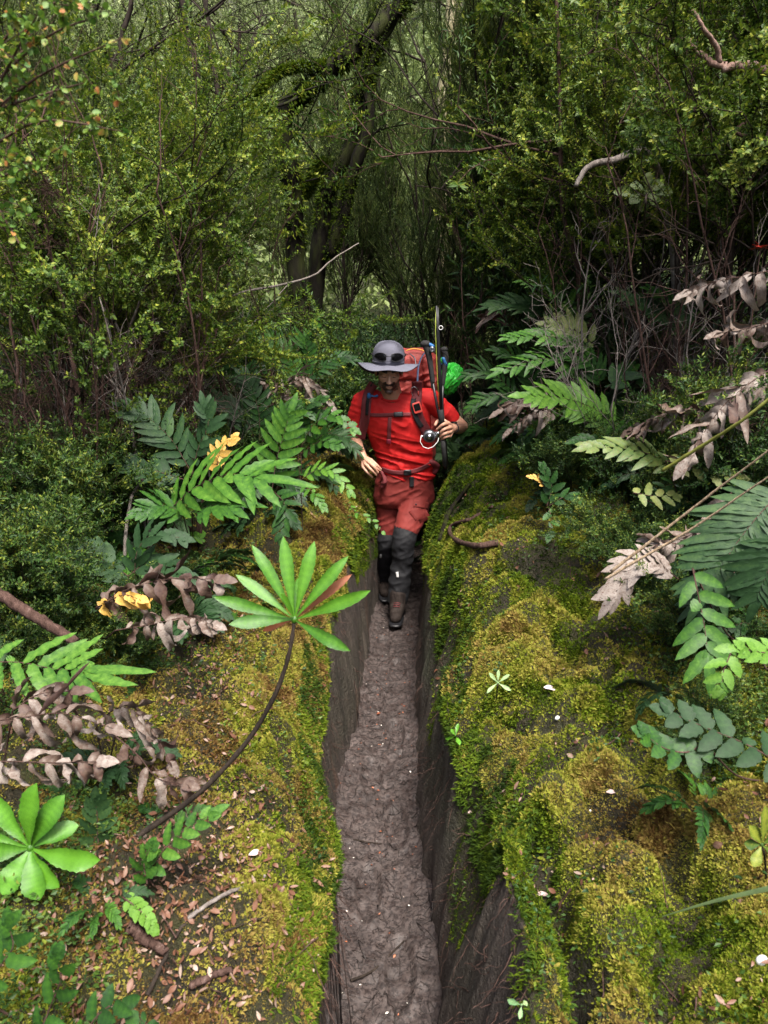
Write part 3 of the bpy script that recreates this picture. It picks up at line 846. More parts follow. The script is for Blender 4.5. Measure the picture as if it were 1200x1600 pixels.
FERN_N = [0]
def fern(label, fronds, mats=(None, None), group=None, crown=None, cat='fern', name='fern', seed=None):
    """fronds: list of dicts; pts given as (px, py, Y)"""
    FERN_N[0] += 1
    rng = np.random.default_rng(seed or 900 + FERN_N[0])
    f0 = fronds[0]['p'][0]
    b = P(*f0)
    if crown is not None: c = G(*crown)
    else: c = np.array([b[0], b[1] + .02, ground(b[0], b[1] + .02)])
    root = empty(name, c); tag(root, label, cat, group)
    for f in fronds:
        f = dict(f)
        pts = [P(*q) for q in f.pop('p')]
        m = f.pop('m', mats[0] or G_FERN)
        stalk = f.pop('stalk', True)
        lab = f.pop('label', None)
        g = Geo()
        frond(g, pts, rng=rng, dead=f.pop('dead', False), **f)
        if stalk and np.linalg.norm(pts[0] - c) > .03:
            mid = (pts[0] + c) / 2; mid[2] = min(mid[2], pts[0][2]) ; mid[2] = mid[2] * .6 + c[2] * .4
            tube(g, bez([c - [0, 0, .02], mid, pts[0]], 8), f.get('rk', .0022) * 1.1, 5, mat=1, tint=.4, cap=False)
        o = g.build('frond', [m, BARK_R], root, origin=c)
        o.location = (0, 0, 0)
        if lab: o['label'] = lab
    dead = all(f.get('dead') or f.get('m') is G_GOLD for f in fronds)
    near = b[1] < 1.7
    if cat == 'fern' and not dead and not near and 'by his hand' not in label:
        f = fronds[0]; w0 = [P(*q) for q in f['p']]
        Lm = np.linalg.norm(w0[-1] - w0[0]) + .12
        for k in range(4):
            a = rng.uniform(0, 2 * np.pi); l = Lm * rng.uniform(.55, .9); d = np.array([math.cos(a), math.sin(a) * .7, 0])
            pts = [np.zeros(3), d * l * .35 + [0, 0, l * .40], d * l * .75 + [0, 0, l * .42], d * l + [0, 0, l * .25]]
            g = Geo(); frond(g, pts, f['plen'] * rng.uniform(.6, .85), int(f.get('n', 12)) + 2, (f.get('pw') or f['plen'] * .13) * .72, tint=max(.05, f.get('tint', .5) - .28), rng=rng, bare=.2, seg=6)
            g.build('frond', [f.get('m') if f.get('m') is G_BLUE else G_FERN, BARK_R], root)
    return root

def generic_fern(name, label, group, seed, nf=8, L=.5, plen=.13, m=None, tint=.4, n=14):
    rng = np.random.default_rng(seed)
    root = empty(name); tag(root, label, 'fern', group)
    for k in range(nf):
        a = k * 2.399 + rng.uniform(-.3, .3)
        l = L * rng.uniform(.7, 1.15); d = np.array([math.cos(a), math.sin(a), 0])
        h = rng.uniform(.45, .9)
        pts = [np.zeros(3), d * l * .35 + [0, 0, l * .55 * h], d * l * .75 + [0, 0, l * .62 * h], d * l + [0, 0, l * .45 * h]]
        g = Geo(); frond(g, pts, plen * rng.uniform(.8, 1.1), n, tint=tint + rng.normal(0, .1), rng=rng, bare=.25, seg=5)
        g.build('frond', [m or G_FERN, BARK_R], root)
    return root
# ------------------------------------------------------------------ trees and shrubs behind
LAB = {}
prm_tea = dict(levels=3, wander=.10, up=[.05, .10, .12, .12], n=[9, 6, 6], t0=[.25, .2, .1], ang=[.5, .6, .6], ls=[.48, .5, .55], k=7, rs=.5)
prm_myr = dict(levels=3, wander=.19, up=[.06, .05, .04, .03], n=[8, 6, 5], t0=[.40, .25, .15], ang=[.55, .6, .65], ls=[.5, .5, .5], k=7, rs=.55)
prm_bare = dict(levels=4, wander=.20, up=[.03, .02, .0, .0], n=[6, 5, 4, 3], t0=[.2, .2, .1, .1], ang=[.7, .8, .8, .8], ls=[.6, .55, .55, .6], k=6, rs=.6)
prm_tree = dict(levels=3, wander=.07, up=[.06, .02, .0, .0], n=[9, 6, 6], t0=[.45, .25, .15], ang=[1.0, .7, .7], ls=[.36, .5, .5], k=9, rs=.42)

myr = [make_plant('leafy_shrub', 'x', 'shrub', None, lambda r: multi(r, 8, 0, 1.75, .011, prm_myr), lambda r, s, g: leafy(r, s, g, 2, .0085, .021, .30, 'chip', 1.1, 2, .45, (.60, .17)), BARK_D, G_MYR, seed=s) for s in (31, 32, 33)]
tea = [make_plant('tea_tree', 'x', 'tree', None, lambda r: multi(r, 4, 0, 3.0, .022, prm_tea, .3), lambda r, s, g: leafy(r, s, g, 2, .013, .042, .075, 'chip', .6, 3, .3, (.55, .17)), BARK_D, G_OLIVE, ('trunk', 'crown'), seed=s) for s in (41, 42, 43)]
low = [make_plant('low_bush', 'x', 'bush', None, lambda r: multi(r, 9, 0, .62, .006, dict(prm_myr, t0=[.15, .1, .1]), .9), lambda r, s, g: leafy(r, s, g, 1, .012, .024, .20, 'chip', .9, 2, .0, (.5, .17)), BARK_D, G_SMALL, seed=s) for s in (51, 52)]
lance = [make_plant('lance_leaf_bush', 'x', 'bush', None, lambda r: multi(r, 6, 0, 1.1, .009, dict(prm_myr, levels=2, n=[6, 4]), .6), lambda r, s, g: leafy(r, s, g, 1, .028, .075, .12, 'leaf', .8, 2, .1, (.40, .12)), BARK_D, G_SMALL, seed=s) for s in (61, 62)]
bare = [make_plant('bare_shrub', 'x', 'bare shrub', None, lambda r: multi(r, 5, 0, .72, .005, prm_bare, .7), None, BARK_R, None, ('twigs', ''), seed=s) for s in (71, 72, 73)]
slim = [make_plant('slender_tree', 'x', 'tree', None, lambda r: multi(r, 1, 0, 6.5, .055, prm_tree, .12), lambda r, s, g: leafy(r, s, g, 2, .030, .028, .36, 'chip', 1.2, 3, 2.2, (.55, .15)), BARK_D, G_FAR, ('trunk', 'crown'), seed=s) for s in (81, 82, 83)]

rng = np.random.default_rng(77)
# (proto, px, Y, scale, label): trunk foot under that photo column at that distance
def at(px, Y):
    d = ray(px, 600); return d[0] * Y / d[1]
def row(protos, items, group, cat=None):
    for k, (px, Y, s, lab) in enumerate(items):
        pr = protos[k % len(protos)]
        o = put(pr, at(px, Y), Y, s, rng.uniform(0, 6.28), label=lab, group=group)
        if cat: o['category'] = cat

row(myr, [(60, 3.5, .95, 'yellow-green small-leaved shrub filling the upper left edge above bare stems'),
          (100, 4.2, .92, 'tall bright small-leaved shrub above the tangle of bare twigs'),
          (190, 4.7, .62, 'upright small-leaved shrub with golden tips left of the bent mossy tree'),
          (-30, 4.6, 1.15, 'darker small-leaved shrub behind the yellow-green shrub at the left edge'),
          (1100, 3.5, 1.0, 'yellow-green small-leaved shrub at the right under the forked dead branch'),
          (990, 3.9, .95, 'small-leaved shrub right of the broken dead branch stub'),
          (1210, 3.2, 1.1, 'leafy shrub leaning in over the ferns from the right edge'),
          (1060, 4.9, 1.35, 'dusky small-leaved shrub behind the right-hand ferns')], None)
row(lance, [(400, 5.1, .65, 'dark lance-leaved bush behind the ferns left of the hiker'),
            (520, 5.8, .6, 'lance-leaved bush at the foot of the dark forked trunks'),
            (770, 5.6, 1.1, 'dark lance-leaved bush behind the black fishing rod'),
            (850, 4.9, .9, 'lance-leaved bush under the thin reddish stem'),
            (290, 4.7, .7, 'lance-leaved bush among the bare twigs at left'),
            (950, 4.5, .8, 'glossy lance-leaved bush below the broken dead branch')], None)
row(low, [(40, 2.75, .75, 'dense box-like bush at the left edge beside the grey stem'),
          (90, 3.1, .85, 'green box-like bush with yellow tips left of the thin upright stems'),
          (-20, 2.2, .6, 'small-leaved bush at the left edge above the fallen stick'),
          (200, 3.6, .7, 'low dark bush behind the two upright stems'),
          (1010, 3.0, .55, 'low green bush under the yellowing fern on the right bank'),
          (900, 3.4, .5, 'small dark bush behind the mossy mound on the right bank'),
          (1180, 2.6, .75, 'low bush among the dead fronds at the right edge'),
          (560, 5.6, .9, 'low bush closing the trench behind the hiker'),
          (700, 6.2, 1.1, 'low bush behind the green dry bag'),
          (380, 4.0, .6, 'low leafy bush behind the big bright fern'),
            (70, 2.15, .34, 'small bush of fine leaves above the thick broken stick'), (150, 2.35, .36, 'small leafy bush among the dead curled fronds at left'), (240, 2.5, .34, 'little bush between the blue-green fern and the dead curled frond'),
            (1150, 2.05, .40, 'small leafy bush behind the drooping fern at the right edge'), (1070, 2.35, .36, 'small bush above the fan of grey dead leaflets'), (1000, 2.6, .40, 'leafy bush between the olive frond and the mossy mound'), (1210, 1.6, .3, 'small bush at the right edge below the drooping fern')], None)
row(bare, [(60, 3.4, .9, 'tangled leafless reddish shrub at the far left'),
           (165, 3.7, 1.0, 'dense leafless twiggy shrub left of the two thin stems'),
           (260, 3.9, .9, 'sprawling leafless shrub in the middle of the twig thicket'),
           (1080, 3.6, .55, 'leafless twiggy shrub behind the dead fronds on the right'),
           (1150, 3.0, .6, 'pale leafless shrub near the red flower at the right edge')], None)

grp_tea = 'feathery tea trees crowding the middle distance'
tl = [(-60, 5.8), (90, 6.6), (-120, 7.4), (-30, 9.5), (700, 8.0), (800, 6.2), (770, 8.8), (870, 5.8),
      (940, 6.2), (1010, 5.5), (1090, 6.2), (1170, 5.2), (1260, 5.8), (540, 9.8), (630, 10.5), (890, 8.0), (1020, 7.8), (1150, 8.0), (470, 11), (760, 10.8), (870, 10), (1300, 7.4), (1000, 10.2), (300, 11), (120, 10.5)]
TEA_L = {(90, 6.6): 'feathery tea tree rising behind the small-leaved shrubs at the upper left', (-60, 5.8): 'feathery tea tree leaning in at the left edge behind the out-of-focus sprig',
    (800, 6.2): 'feathery tea tree directly behind the trekking poles, left of the reddish sapling', (870, 5.8): 'feathery tea tree just behind the straight reddish sapling', (940, 6.2): 'feathery tea tree behind the broken pale branch stub',
    (1010, 5.5): 'feathery tea tree between the broken branch stub and the forked branch', (1090, 6.2): 'feathery tea tree behind the forked peeling branch', (1170, 5.2): 'feathery tea tree nearest the right edge behind the dark leaning stem'}
for k, (px, Y) in enumerate(tl):
    put(tea[k % 3], at(px, Y), Y + rng.uniform(-.2, .2), rng.uniform(.8, 1.15) * (.56 + .05 * Y) * (.72 if Y > 9 else 1), rng.uniform(0, 6.28), label=TEA_L.get((px, Y), 'feathery dark olive tea tree crowding the wood behind the hiker'), group=grp_tea)
grp_slim = 'slender forest trees in the far wood'
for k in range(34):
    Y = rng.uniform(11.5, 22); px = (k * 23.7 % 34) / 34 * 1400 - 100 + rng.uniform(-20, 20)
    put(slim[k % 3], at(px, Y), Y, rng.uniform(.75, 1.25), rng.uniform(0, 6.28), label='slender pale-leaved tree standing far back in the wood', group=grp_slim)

stm = [make_plant('bare_sapling', 'x', 'bare stem', None, lambda r: multi(r, 2, 0, 1.9, .009, dict(levels=2, wander=.13, up=[.10, .05, .02], n=[8, 5], t0=[.3, .2], ang=[.6, .7], ls=[.22, .5], k=10, rs=.45), .25), None, b_, None, ('stem', ''), seed=s) for s, b_ in ((91, BARK_R), (92, BARK_G), (93, BARK_R))]
for k, (px, Y) in enumerate([(20, 3.1), (75, 3.3), (105, 3.0), (160, 3.2), (215, 3.25), (245, 3.5), (290, 3.5), (330, 3.8), (370, 4.1), (415, 4.3), (50, 3.8), (270, 4.1), (880, 4.0), (940, 3.7), (1000, 3.5), (1050, 3.2), (1110, 3.1), (1170, 2.9), (830, 4.6), (1020, 4.2), (460, 5.0), (740, 5.4)]):
    put(stm[k % 3], at(px, Y), Y, rng.uniform(.6, .95), rng.uniform(0, 6.28), label='thin bare upright stem standing in the shrubs beside the track', group='thin bare stems standing in the thicket')

# undergrowth and the leafy wall of the far slope: too many to count
g = Geo(); n = 26000
x = rng.uniform(-9, 9, n); y = rng.uniform(4.9, 13, n)
keep = np.abs(x) < .62 * y + 1.0; x, y = x[keep], y[keep]
keep = ~((y < 6.2) & (x > rimL(y) - .06) & (x < rimR(y) + .06)); x, y = x[keep], y[keep]
z = np.array([ground(a, b) for a, b in zip(x, y)])
for k in range(7):
    n = len(x); r = rvec(rng, n); r[:, 2] = np.abs(r[:, 2]) * .8
    off = r * rng.uniform(.02, .30, (n, 1)); off[:, 2] += rng.random(n) ** 2 * .45 * (.3 + fbm(x * 1.3, y * 1.3, 8, 2))
    D = rvec(rng, n) * .8 + r
    L = rng.uniform(.025, .06, n)
    chips(g, np.stack([x, y, z], 1) + off, D, np.array([0, 0, 1.]) + .5 * rvec(rng, n), L, L * rng.uniform(.12, .3, n), tint=np.clip(.35 + .5 * (fbm(x * 1.5, y * 1.5, 15, 2) - .5) + rng.normal(0, .12, n), 0, 1))
tag(g.build('undergrowth', G_SMALL, smooth=False), 'dark leafy undergrowth covering the forest floor behind the hiker', 'undergrowth', kind='stuff')

g = Geo(); n = 22000
x = rng.uniform(-1, 1, n); y = 12.5 + 26 * rng.random(n) ** .9; x = x * (.68 * y + 2)
z = hillz(x, y)
hgt = rng.uniform(.2, 1, n) * (1.4 + 3.2 * fbm(x * .5, y * .5, 91, 2))
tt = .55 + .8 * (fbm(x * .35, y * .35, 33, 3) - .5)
for k in range(10):
    off = rvec(rng, n) * rng.uniform(.1, .55, (n, 1)); off[:, 2] += hgt
    L = rng.uniform(.10, .22, n)
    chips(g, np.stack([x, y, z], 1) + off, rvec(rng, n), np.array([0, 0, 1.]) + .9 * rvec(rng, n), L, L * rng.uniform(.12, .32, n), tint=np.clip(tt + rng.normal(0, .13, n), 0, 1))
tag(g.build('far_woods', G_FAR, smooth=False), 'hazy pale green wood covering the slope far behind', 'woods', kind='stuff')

# named trunks
def tree_pts(name, label, specs, bark, cat='tree', leaf=None, seed=3, group=None, twigs=0, parts=None, tw=None, tl=(.5, 1.2)):
    """specs: list of (pts [(px,py,Y)], r0, r1)"""
    rg = np.random.default_rng(seed)
    p0 = P(*specs[0][0][0]); root = empty(name, p0); tag(root, label, cat, group)
    segs = []
    for k, (pts, r0, r1) in enumerate(specs):
        pp_ = [P(*q) for q in pts]
        if k == 0 and name != 'forked_branch' and pp_[0][2] > ground(pp_[0][0], pp_[0][1]): pp_ = [np.array([pp_[0][0], pp_[0][1], ground(pp_[0][0], pp_[0][1]) - .08])] + pp_
        if k == 0 and name in ('broken_branch', 'curled_branch', 'forked_branch'):
            e_ = pp_[-1] if name == 'broken_branch' else pp_[0]
            gq = np.array([e_[0] + .05, e_[1] + .05, ground(e_[0] + .05, e_[1] + .05) - .08])
            pp_ = [P(*q) for q in pts]; pp_ = pp_ + [gq] if name == 'broken_branch' else [gq] + pp_
        w = bez(pp_, 26 if len(pp_) < 9 else 40)
        w = w + (rg.normal(0, 1, w.shape) * min(r0, .02) * (.25 if r0 > .02 else .10))
        g = Geo(); tube(g, w, np.linspace(r0, r1, len(w)), 10, bump=.14 if r0 > .03 else .06, rng=rg, tint=.5)
        nm = (parts[k] if parts else ('trunk' if k == 0 else 'limb'))
        g.build(nm, bark, root, origin=p0).location = (0, 0, 0)
        segs.append((w, None, 0))
    if bark is BARK_M:
        g = Geo()
        for w, _, _ in segs:
            k_ = rg.integers(0, len(w) - 1, 3200); u_ = rg.random((3200, 1)); q_ = w[k_] * (1 - u_) + w[k_ + 1] * u_
            d_ = rvec(rg, 3200); r_ = specs[0][1] * .95 if w is segs[0][0] else .9 * specs[1][1] * .6
            keep = fbm(q_[:, 2] * 3, q_[:, 0] * 3, seed, 2) > .45; q_, d_ = q_[keep], d_[keep]
            for z_ in range(3):
                tufts_ = nrm(d_ + .8 * rvec(rg, len(d_)) + [0, 0, -.5]); L_ = rg.uniform(.02, .06, len(d_))
                chips(g, q_ + d_ * r_, tufts_, d_, L_, L_ * .14, tint=np.clip(rg.normal(.27, .12, len(d_)), 0, 1))
        g.build('moss_sleeve', MOSS, root, smooth=False, origin=p0).location = (0, 0, 0)
    if twigs:
        out = []
        for k in range(twigs):
            w = segs[rg.integers(len(segs))][0]; i = rg.integers(int(len(w) * .3), len(w) - 1)
            pr = tw or dict(levels=2, wander=.14, up=[.03, .02, 0], n=[4, 3], t0=[.2, .2], ang=[.7, .7], ls=[.55, .5], k=6, rs=.5)
            grow(rg, out, w[i], nrm(rg.normal(size=3) * [1, .6, .5] + [0, 0, .2]), rg.uniform(*tl), .008 * min(1, tl[1]), 0, pr)
        g = Geo(); wood(out, g, rng=rg); g.build('twigs', bark, root, origin=p0).location = (0, 0, 0)
        if leaf:
            g = Geo(); leafy(rg, out, g, 1, leaf[1], leaf[2], leaf[3], 'chip', 1.1, 2, tint=(leaf[4], .12)); g.build('crown', leaf[0], root, smooth=False, origin=p0).location = (0, 0, 0)
    return root

tree_pts('bent_tree', 'thick mossy tree bending up to the right, pale bare patch low on its trunk',
         [([(470, 520, 6.6), (462, 400, 6.6), (457, 290, 6.5), (440, 195, 6.4), (470, 148, 6.4), (525, 100, 6.4), (590, 45, 6.5), (650, -30, 6.6)], .080, .068),
          ([(525, 100, 6.4), (440, 110, 6.2), (385, 160, 6.0), (350, 190, 5.9)], .018, .005),
          ([(500, 125, 6.4), (450, 160, 6.1), (385, 172, 5.9), (370, 165, 5.8)], .014, .004)], BARK_M, leaf=(G_OLIVE, .02, .02, .35, .6), twigs=9, seed=4)
gB = Geo(); wv = bez([P(458, 318, 6.38), P(456, 280, 6.33)], 6)
tree_pts('forked_tree', 'dark tree with two mossy stems rising side by side behind the bent tree',
         [([(492, 470, 7.2), (500, 390, 7.2), (512, 300, 7.2), (545, 235, 7.2), (560, 160, 7.2), (590, 60, 7.3), (605, -40, 7.4)], .082, .055),
          ([(515, 400, 7.1), (535, 340, 7.1), (552, 270, 7.1), (575, 200, 7.1), (580, 100, 7.1), (640, -20, 7.0)], .064, .045),
          ([(475, 300, 7.3), (500, 262, 7.2), (515, 255, 7.2)], .035, .045)], BARK_M, leaf=(G_OLIVE, .02, .02, .35, .55), twigs=8, seed=6)
tree_pts('sapling', 'thin reddish straight stem rising right of the hiker to the top of the wood',
         [([(905, 450, 4.2), (880, 330, 4.2), (876, 200, 4.2), (873, 90, 4.2), (868, -30, 4.2)], .014, .009)], BARK_R, leaf=(G_SMALL, .02, .045, .12, .5), twigs=5, seed=7)
tree_pts('thin_tree', 'thin dark forked tree at the upper left, nearest the frame corner',
         [([(182, 260, 6.0), (186, 150, 6.0), (190, 60, 6.0), (215, -20, 6.0)], .022, .016), ([(190, 110, 6.0), (260, 60, 5.9), (330, 20, 5.8), (360, -10, 5.8)], .010, .006)], BARK_D, seed=8, twigs=3)
tree_pts('thin_tree', 'thin crooked trunk in front of the pale far wood, left of the bent tree',
         [([(330, 300, 7.4), (322, 180, 7.4), (300, 90, 7.4), (280, -20, 7.4)], .035, .028)], BARK_D, seed=9, twigs=4, leaf=(G_OLIVE, .02, .02, .35, .7))
tree_pts('thin_tree', 'thin straight trunk beside the crooked one, closest to the bent tree',
         [([(350, 290, 7.0), (345, 180, 7.0), (330, 80, 7.0), (318, -20, 7.0)], .028, .02)], BARK_D, seed=10, twigs=3, leaf=(G_OLIVE, .02, .02, .35, .7))
tree_pts('old_tree', 'far pale yellow trunk above the green dry bag',
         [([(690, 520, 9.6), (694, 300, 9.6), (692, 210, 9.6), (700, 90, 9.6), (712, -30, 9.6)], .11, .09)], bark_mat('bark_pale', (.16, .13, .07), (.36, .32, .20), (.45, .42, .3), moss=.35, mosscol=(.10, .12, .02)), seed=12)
tree_pts('dark_tree', 'dark leaning trunk with a heavy mossy crown mass at the upper right',
         [([(930, 420, 7.8), (950, 200, 7.8), (960, 60, 7.8), (985, -30, 7.8)], .09, .08), ([(958, 60, 7.8), (900, 20, 7.6), (820, 35, 7.4), (770, 10, 7.4)], .05, .02)], BARK_D, seed=13, twigs=10, leaf=(G_OLIVE, .016, .02, .35, .15))
tree_pts('thin_tree', 'leaning thin trunk with arching twigs just above the hiker on the right',
         [([(800, 480, 5.6), (770, 380, 5.6), (745, 300, 5.6), (720, 220, 5.6), (705, 160, 5.6)], .012, .005), ([(770, 380, 5.6), (740, 340, 5.5), (700, 300, 5.4), (650, 290, 5.4)], .008, .003)], BARK_D, seed=14, twigs=6)
# nearer stems, branches and broken wood
tree_pts('bare_sapling', 'upright grey weathered stem at the left, the taller of two thin bare stems',
         [([(140, 850, 3.15), (136, 780, 3.15), (128, 650, 3.15), (112, 560, 3.15), (112, 500, 3.2), (150, 440, 3.3), (165, 400, 3.3)], .015, .006), ([(112, 520, 3.15), (95, 460, 3.1), (80, 400, 3.1), (70, 350, 3.1)], .009, .004)], BARK_R, 'bare stem', seed=15, twigs=7, tw=prm_bare, tl=(.15, .4))
tree_pts('bare_sapling', 'bare grey-brown stem standing right of the taller one, behind the blue-green fern',
         [([(188, 800, 3.5), (190, 690, 3.5), (203, 600, 3.5), (195, 540, 3.5), (168, 480, 3.5), (160, 430, 3.5)], .014, .006), ([(203, 600, 3.5), (196, 540, 3.45), (215, 480, 3.4), (232, 440, 3.4)], .008, .003)], BARK_G, 'bare stem', seed=16, twigs=6, tw=prm_bare, tl=(.15, .4))
tree_pts('bare_branch', 'long pale bare branch sweeping right from the twig thicket towards the hiker',
         [([(195, 860, 2.9), (205, 780, 3.0), (225, 745, 3.1), (250, 690, 3.3), (300, 610, 3.6), (360, 545, 3.9), (400, 500, 4.2), (450, 445, 4.5)], .008, .003),
          ([(300, 500, 4.0), (370, 460, 4.1), (440, 445, 4.2), (490, 430, 4.3), (520, 405, 4.4), (560, 380, 4.5)], .008, .003)], BARK_G, 'branch', parts=['stem', 'stem'], seed=17)
tree_pts('broken_branch', 'short pale broken branch stub hanging in the shrubs at the upper right',
         [([(900, 292, 3.3), (912, 268, 3.3), (930, 256, 3.3), (960, 250, 3.3), (985, 240, 3.35), (1010, 240, 3.5), (1040, 300, 3.7), (1055, 420, 3.8), (1060, 560, 3.85)], .010, .024)], BARK_G, 'branch', parts=['stem'], seed=18)
tree_pts('forked_branch', 'forked peeling dead branch reaching in from the upper right corner',
         [([(1420, 500, 3.0), (1390, 200, 2.9), (1300, 115, 2.8), (1215, 106, 2.8), (1160, 103, 2.8), (1125, 100, 2.8), (1098, 90, 2.8), (1078, 66, 2.8), (1062, 60, 2.8)], .024, .006),
          ([(1125, 98, 2.8), (1118, 70, 2.78), (1100, 45, 2.75), (1085, 20, 2.75), (1078, 17, 2.75)], .010, .004)], bark_mat('bark_peeling', (.12, .07, .055), (.26, .17, .14), (.42, .36, .33), scale=50), 'branch', parts=['stem', 'stem'], seed=19)
tree_pts('curled_branch', 'curled reddish branch loop at the right edge below the forked dead branch',
         [([(1420, 420, 3.1), (1300, 120, 2.95), (1215, 150, 2.9), (1200, 215, 2.9), (1170, 215, 2.9), (1150, 205, 2.9), (1165, 190, 2.95)], .012, .006)], BARK_R, 'branch', parts=['stem'], seed=20)
tree_pts('leaning_stem', 'dark leaning stem at the right edge behind the dead fronds',
         [([(1130, 560, 3.4), (1140, 400, 3.4), (1160, 280, 3.35), (1195, 200, 3.3), (1220, 150, 3.3)], .018, .014)], BARK_D, 'branch', parts=['stem'], seed=21, twigs=4)
# ------------------------------------------------------------------ the hiker
def limb(g, pts, rad, sides=20, n=24, flat=1.0):
    p = bez(pts, n); k = np.linspace(0, len(rad) - 1, len(p)); r = np.interp(k, range(len(rad)), rad)
    T = nrm(np.gradient(p, axis=0))
    a = np.array([80, 60, 40, 20]) * math.pi / 180
    hs = [(p[0] - T[0] * r[0] * math.sin(q), r[0] * math.cos(q)) for q in a]
    he = [(p[-1] + T[-1] * r[-1] * math.sin(q), r[-1] * math.cos(q)) for q in a[::-1]]
    pp = np.array([h[0] for h in hs] + list(p) + [h[0] for h in he]); rr = np.array([h[1] for h in hs] + list(r) + [h[1] for h in he])
    tube(g, pp, rr, sides, flat=flat)

def stack(g, rings, sides=36, power=2.3):
    """rings: (cx, cy, cz, rx, ry); superellipse slices"""
    R = np.array(rings, float)
    k = np.arange(len(R)); kk = np.linspace(0, len(R) - 1, len(R) * 5)
    Q = bez(R[:, :3], len(R) * 5); kq = np.linspace(0, len(R) - 1, len(Q))
    rx = np.interp(kq, k, R[:, 3]); ry = np.interp(kq, k, R[:, 4])
    a = np.linspace(0, 2 * np.pi, sides, endpoint=False)
    ca, sa = np.cos(a), np.sin(a)
    ux = np.sign(ca) * np.abs(ca) ** (2 / power); uy = np.sign(sa) * np.abs(sa) ** (2 / power)
    V = np.stack([Q[:, 0, None] + rx[:, None] * ux, Q[:, 1, None] + ry[:, None] * uy, Q[:, 2, None] + 0 * ux], -1)
    m = len(Q); i = np.arange(m - 1)[:, None] * sides; j = np.arange(sides)[None]; jn = (j + 1) % sides
    F = np.stack([i + j, i + jn, i + sides + jn, i + sides + j], -1).reshape(-1, 4)
    VV = np.concatenate([V.reshape(-1, 3), Q[:1], Q[-1:]])
    g.add(VV, F); k0 = g.n - len(VV)
    jj = np.arange(sides); jm = (jj + 1) % sides; b = (m - 1) * sides
    g.F.append((np.concatenate([np.stack([np.full(sides, m * sides), jm, jj], -1), np.stack([np.full(sides, m * sides + 1), b + jj, b + jm], -1)]) + k0, 0))

def ellipsoid(g, c, r, Rm=None, tint=.5, n=16, mat=0):
    th = np.linspace(0, np.pi, n + 1)[1:-1]; ph = np.linspace(0, 2 * np.pi, 2 * n, endpoint=False)
    V = np.stack([np.sin(th)[:, None] * np.cos(ph), np.sin(th)[:, None] * np.sin(ph), np.cos(th)[:, None] + 0 * ph], -1).reshape(-1, 3)
    V = np.concatenate([V, [[0, 0, 1], [0, 0, -1]]]) * np.asarray(r)
    if Rm is not None: V = V @ Rm.T
    V = V + c
    m = n - 1; s = 2 * n
    i = np.arange(m - 1)[:, None] * s; j = np.arange(s)[None]; jn = (j + 1) % s
    F = np.stack([i + j, i + s + j, i + s + jn, i + jn], -1).reshape(-1, 4)
    g.add(V, F, mat, tint); k0 = g.n - len(V); jj = np.arange(s); jm = (jj + 1) % s
    g.F.append((np.concatenate([np.stack([np.full(s, m * s), jj, jm], -1), np.stack([np.full(s, m * s + 1), (m - 1) * s + jm, (m - 1) * s + jj], -1)]) + k0, mat))

def fuse(g, name, mats, parent, voxel=.005, smooth=4, fn=None, tintfn=None, sub=False):
    """weld overlapping volumes into one continuous surface"""
    tmp = g.build('tmp', mats)
    md = tmp.modifiers.new('r', 'REMESH'); md.mode = 'VOXEL'; md.voxel_size = voxel; md.use_smooth_shade = True
    if smooth:
        ms = tmp.modifiers.new('s', 'SMOOTH'); ms.factor = .5; ms.iterations = smooth
    dg = bpy.context.evaluated_depsgraph_get(); dg.update()
    me = bpy.data.meshes.new_from_object(tmp.evaluated_get(dg))
    bpy.data.objects.remove(tmp)
    co = np.zeros(len(me.vertices) * 3, np.float32); me.vertices.foreach_get('co', co); co = co.reshape(-1, 3).astype(float)
    no = np.zeros(len(me.vertices) * 3, np.float32); me.vertices.foreach_get('normal', no); no = no.reshape(-1, 3)
    if fn is not None:
        co = co + no * fn(co)[:, None]; me.vertices.foreach_set('co', co.astype(np.float32).ravel()); me.update()
    if 'tint' in me.attributes: me.attributes.remove(me.attributes['tint'])
    at = me.attributes.new('tint', 'FLOAT', 'POINT')
    at.data.foreach_set('value', (tintfn(co) if tintfn else np.full(len(co), .5)).astype(np.float32))
    me.polygons.foreach_set('use_smooth', np.ones(len(me.polygons), bool))
    o = bpy.data.objects.new(name, me); COL.objects.link(o); o.parent = parent
    for m in (mats if isinstance(mats, list) else [mats]):
        if m.name not in [x.name for x in me.materials if x]: me.materials.append(m)
    return o

def cloth_mat(name, col, rough=.8, weave=900, amt=.12, sheen=.0, bump=.15, tcol=None):
    m, t, b = new_mat(name)
    n = noise_node(t, 14, 4, .6, coords(t)); w = noise_node(t, weave, 2, .5, coords(t))
    lo = tuple(c * (1 - amt) for c in col); hi = tuple(min(1, c * (1 + amt)) for c in col)
    c = ramp(t, n, [(.3, lo), (.7, hi)])
    if tcol: c = mixc(t, attr(t), c, tcol)
    t.links.new(c, b.inputs['Base Color']); b.inputs['Roughness'].default_value = rough
    b.inputs['Sheen Weight'].default_value = sheen
    bumpn(t, b, w, bump, .001)
    return m

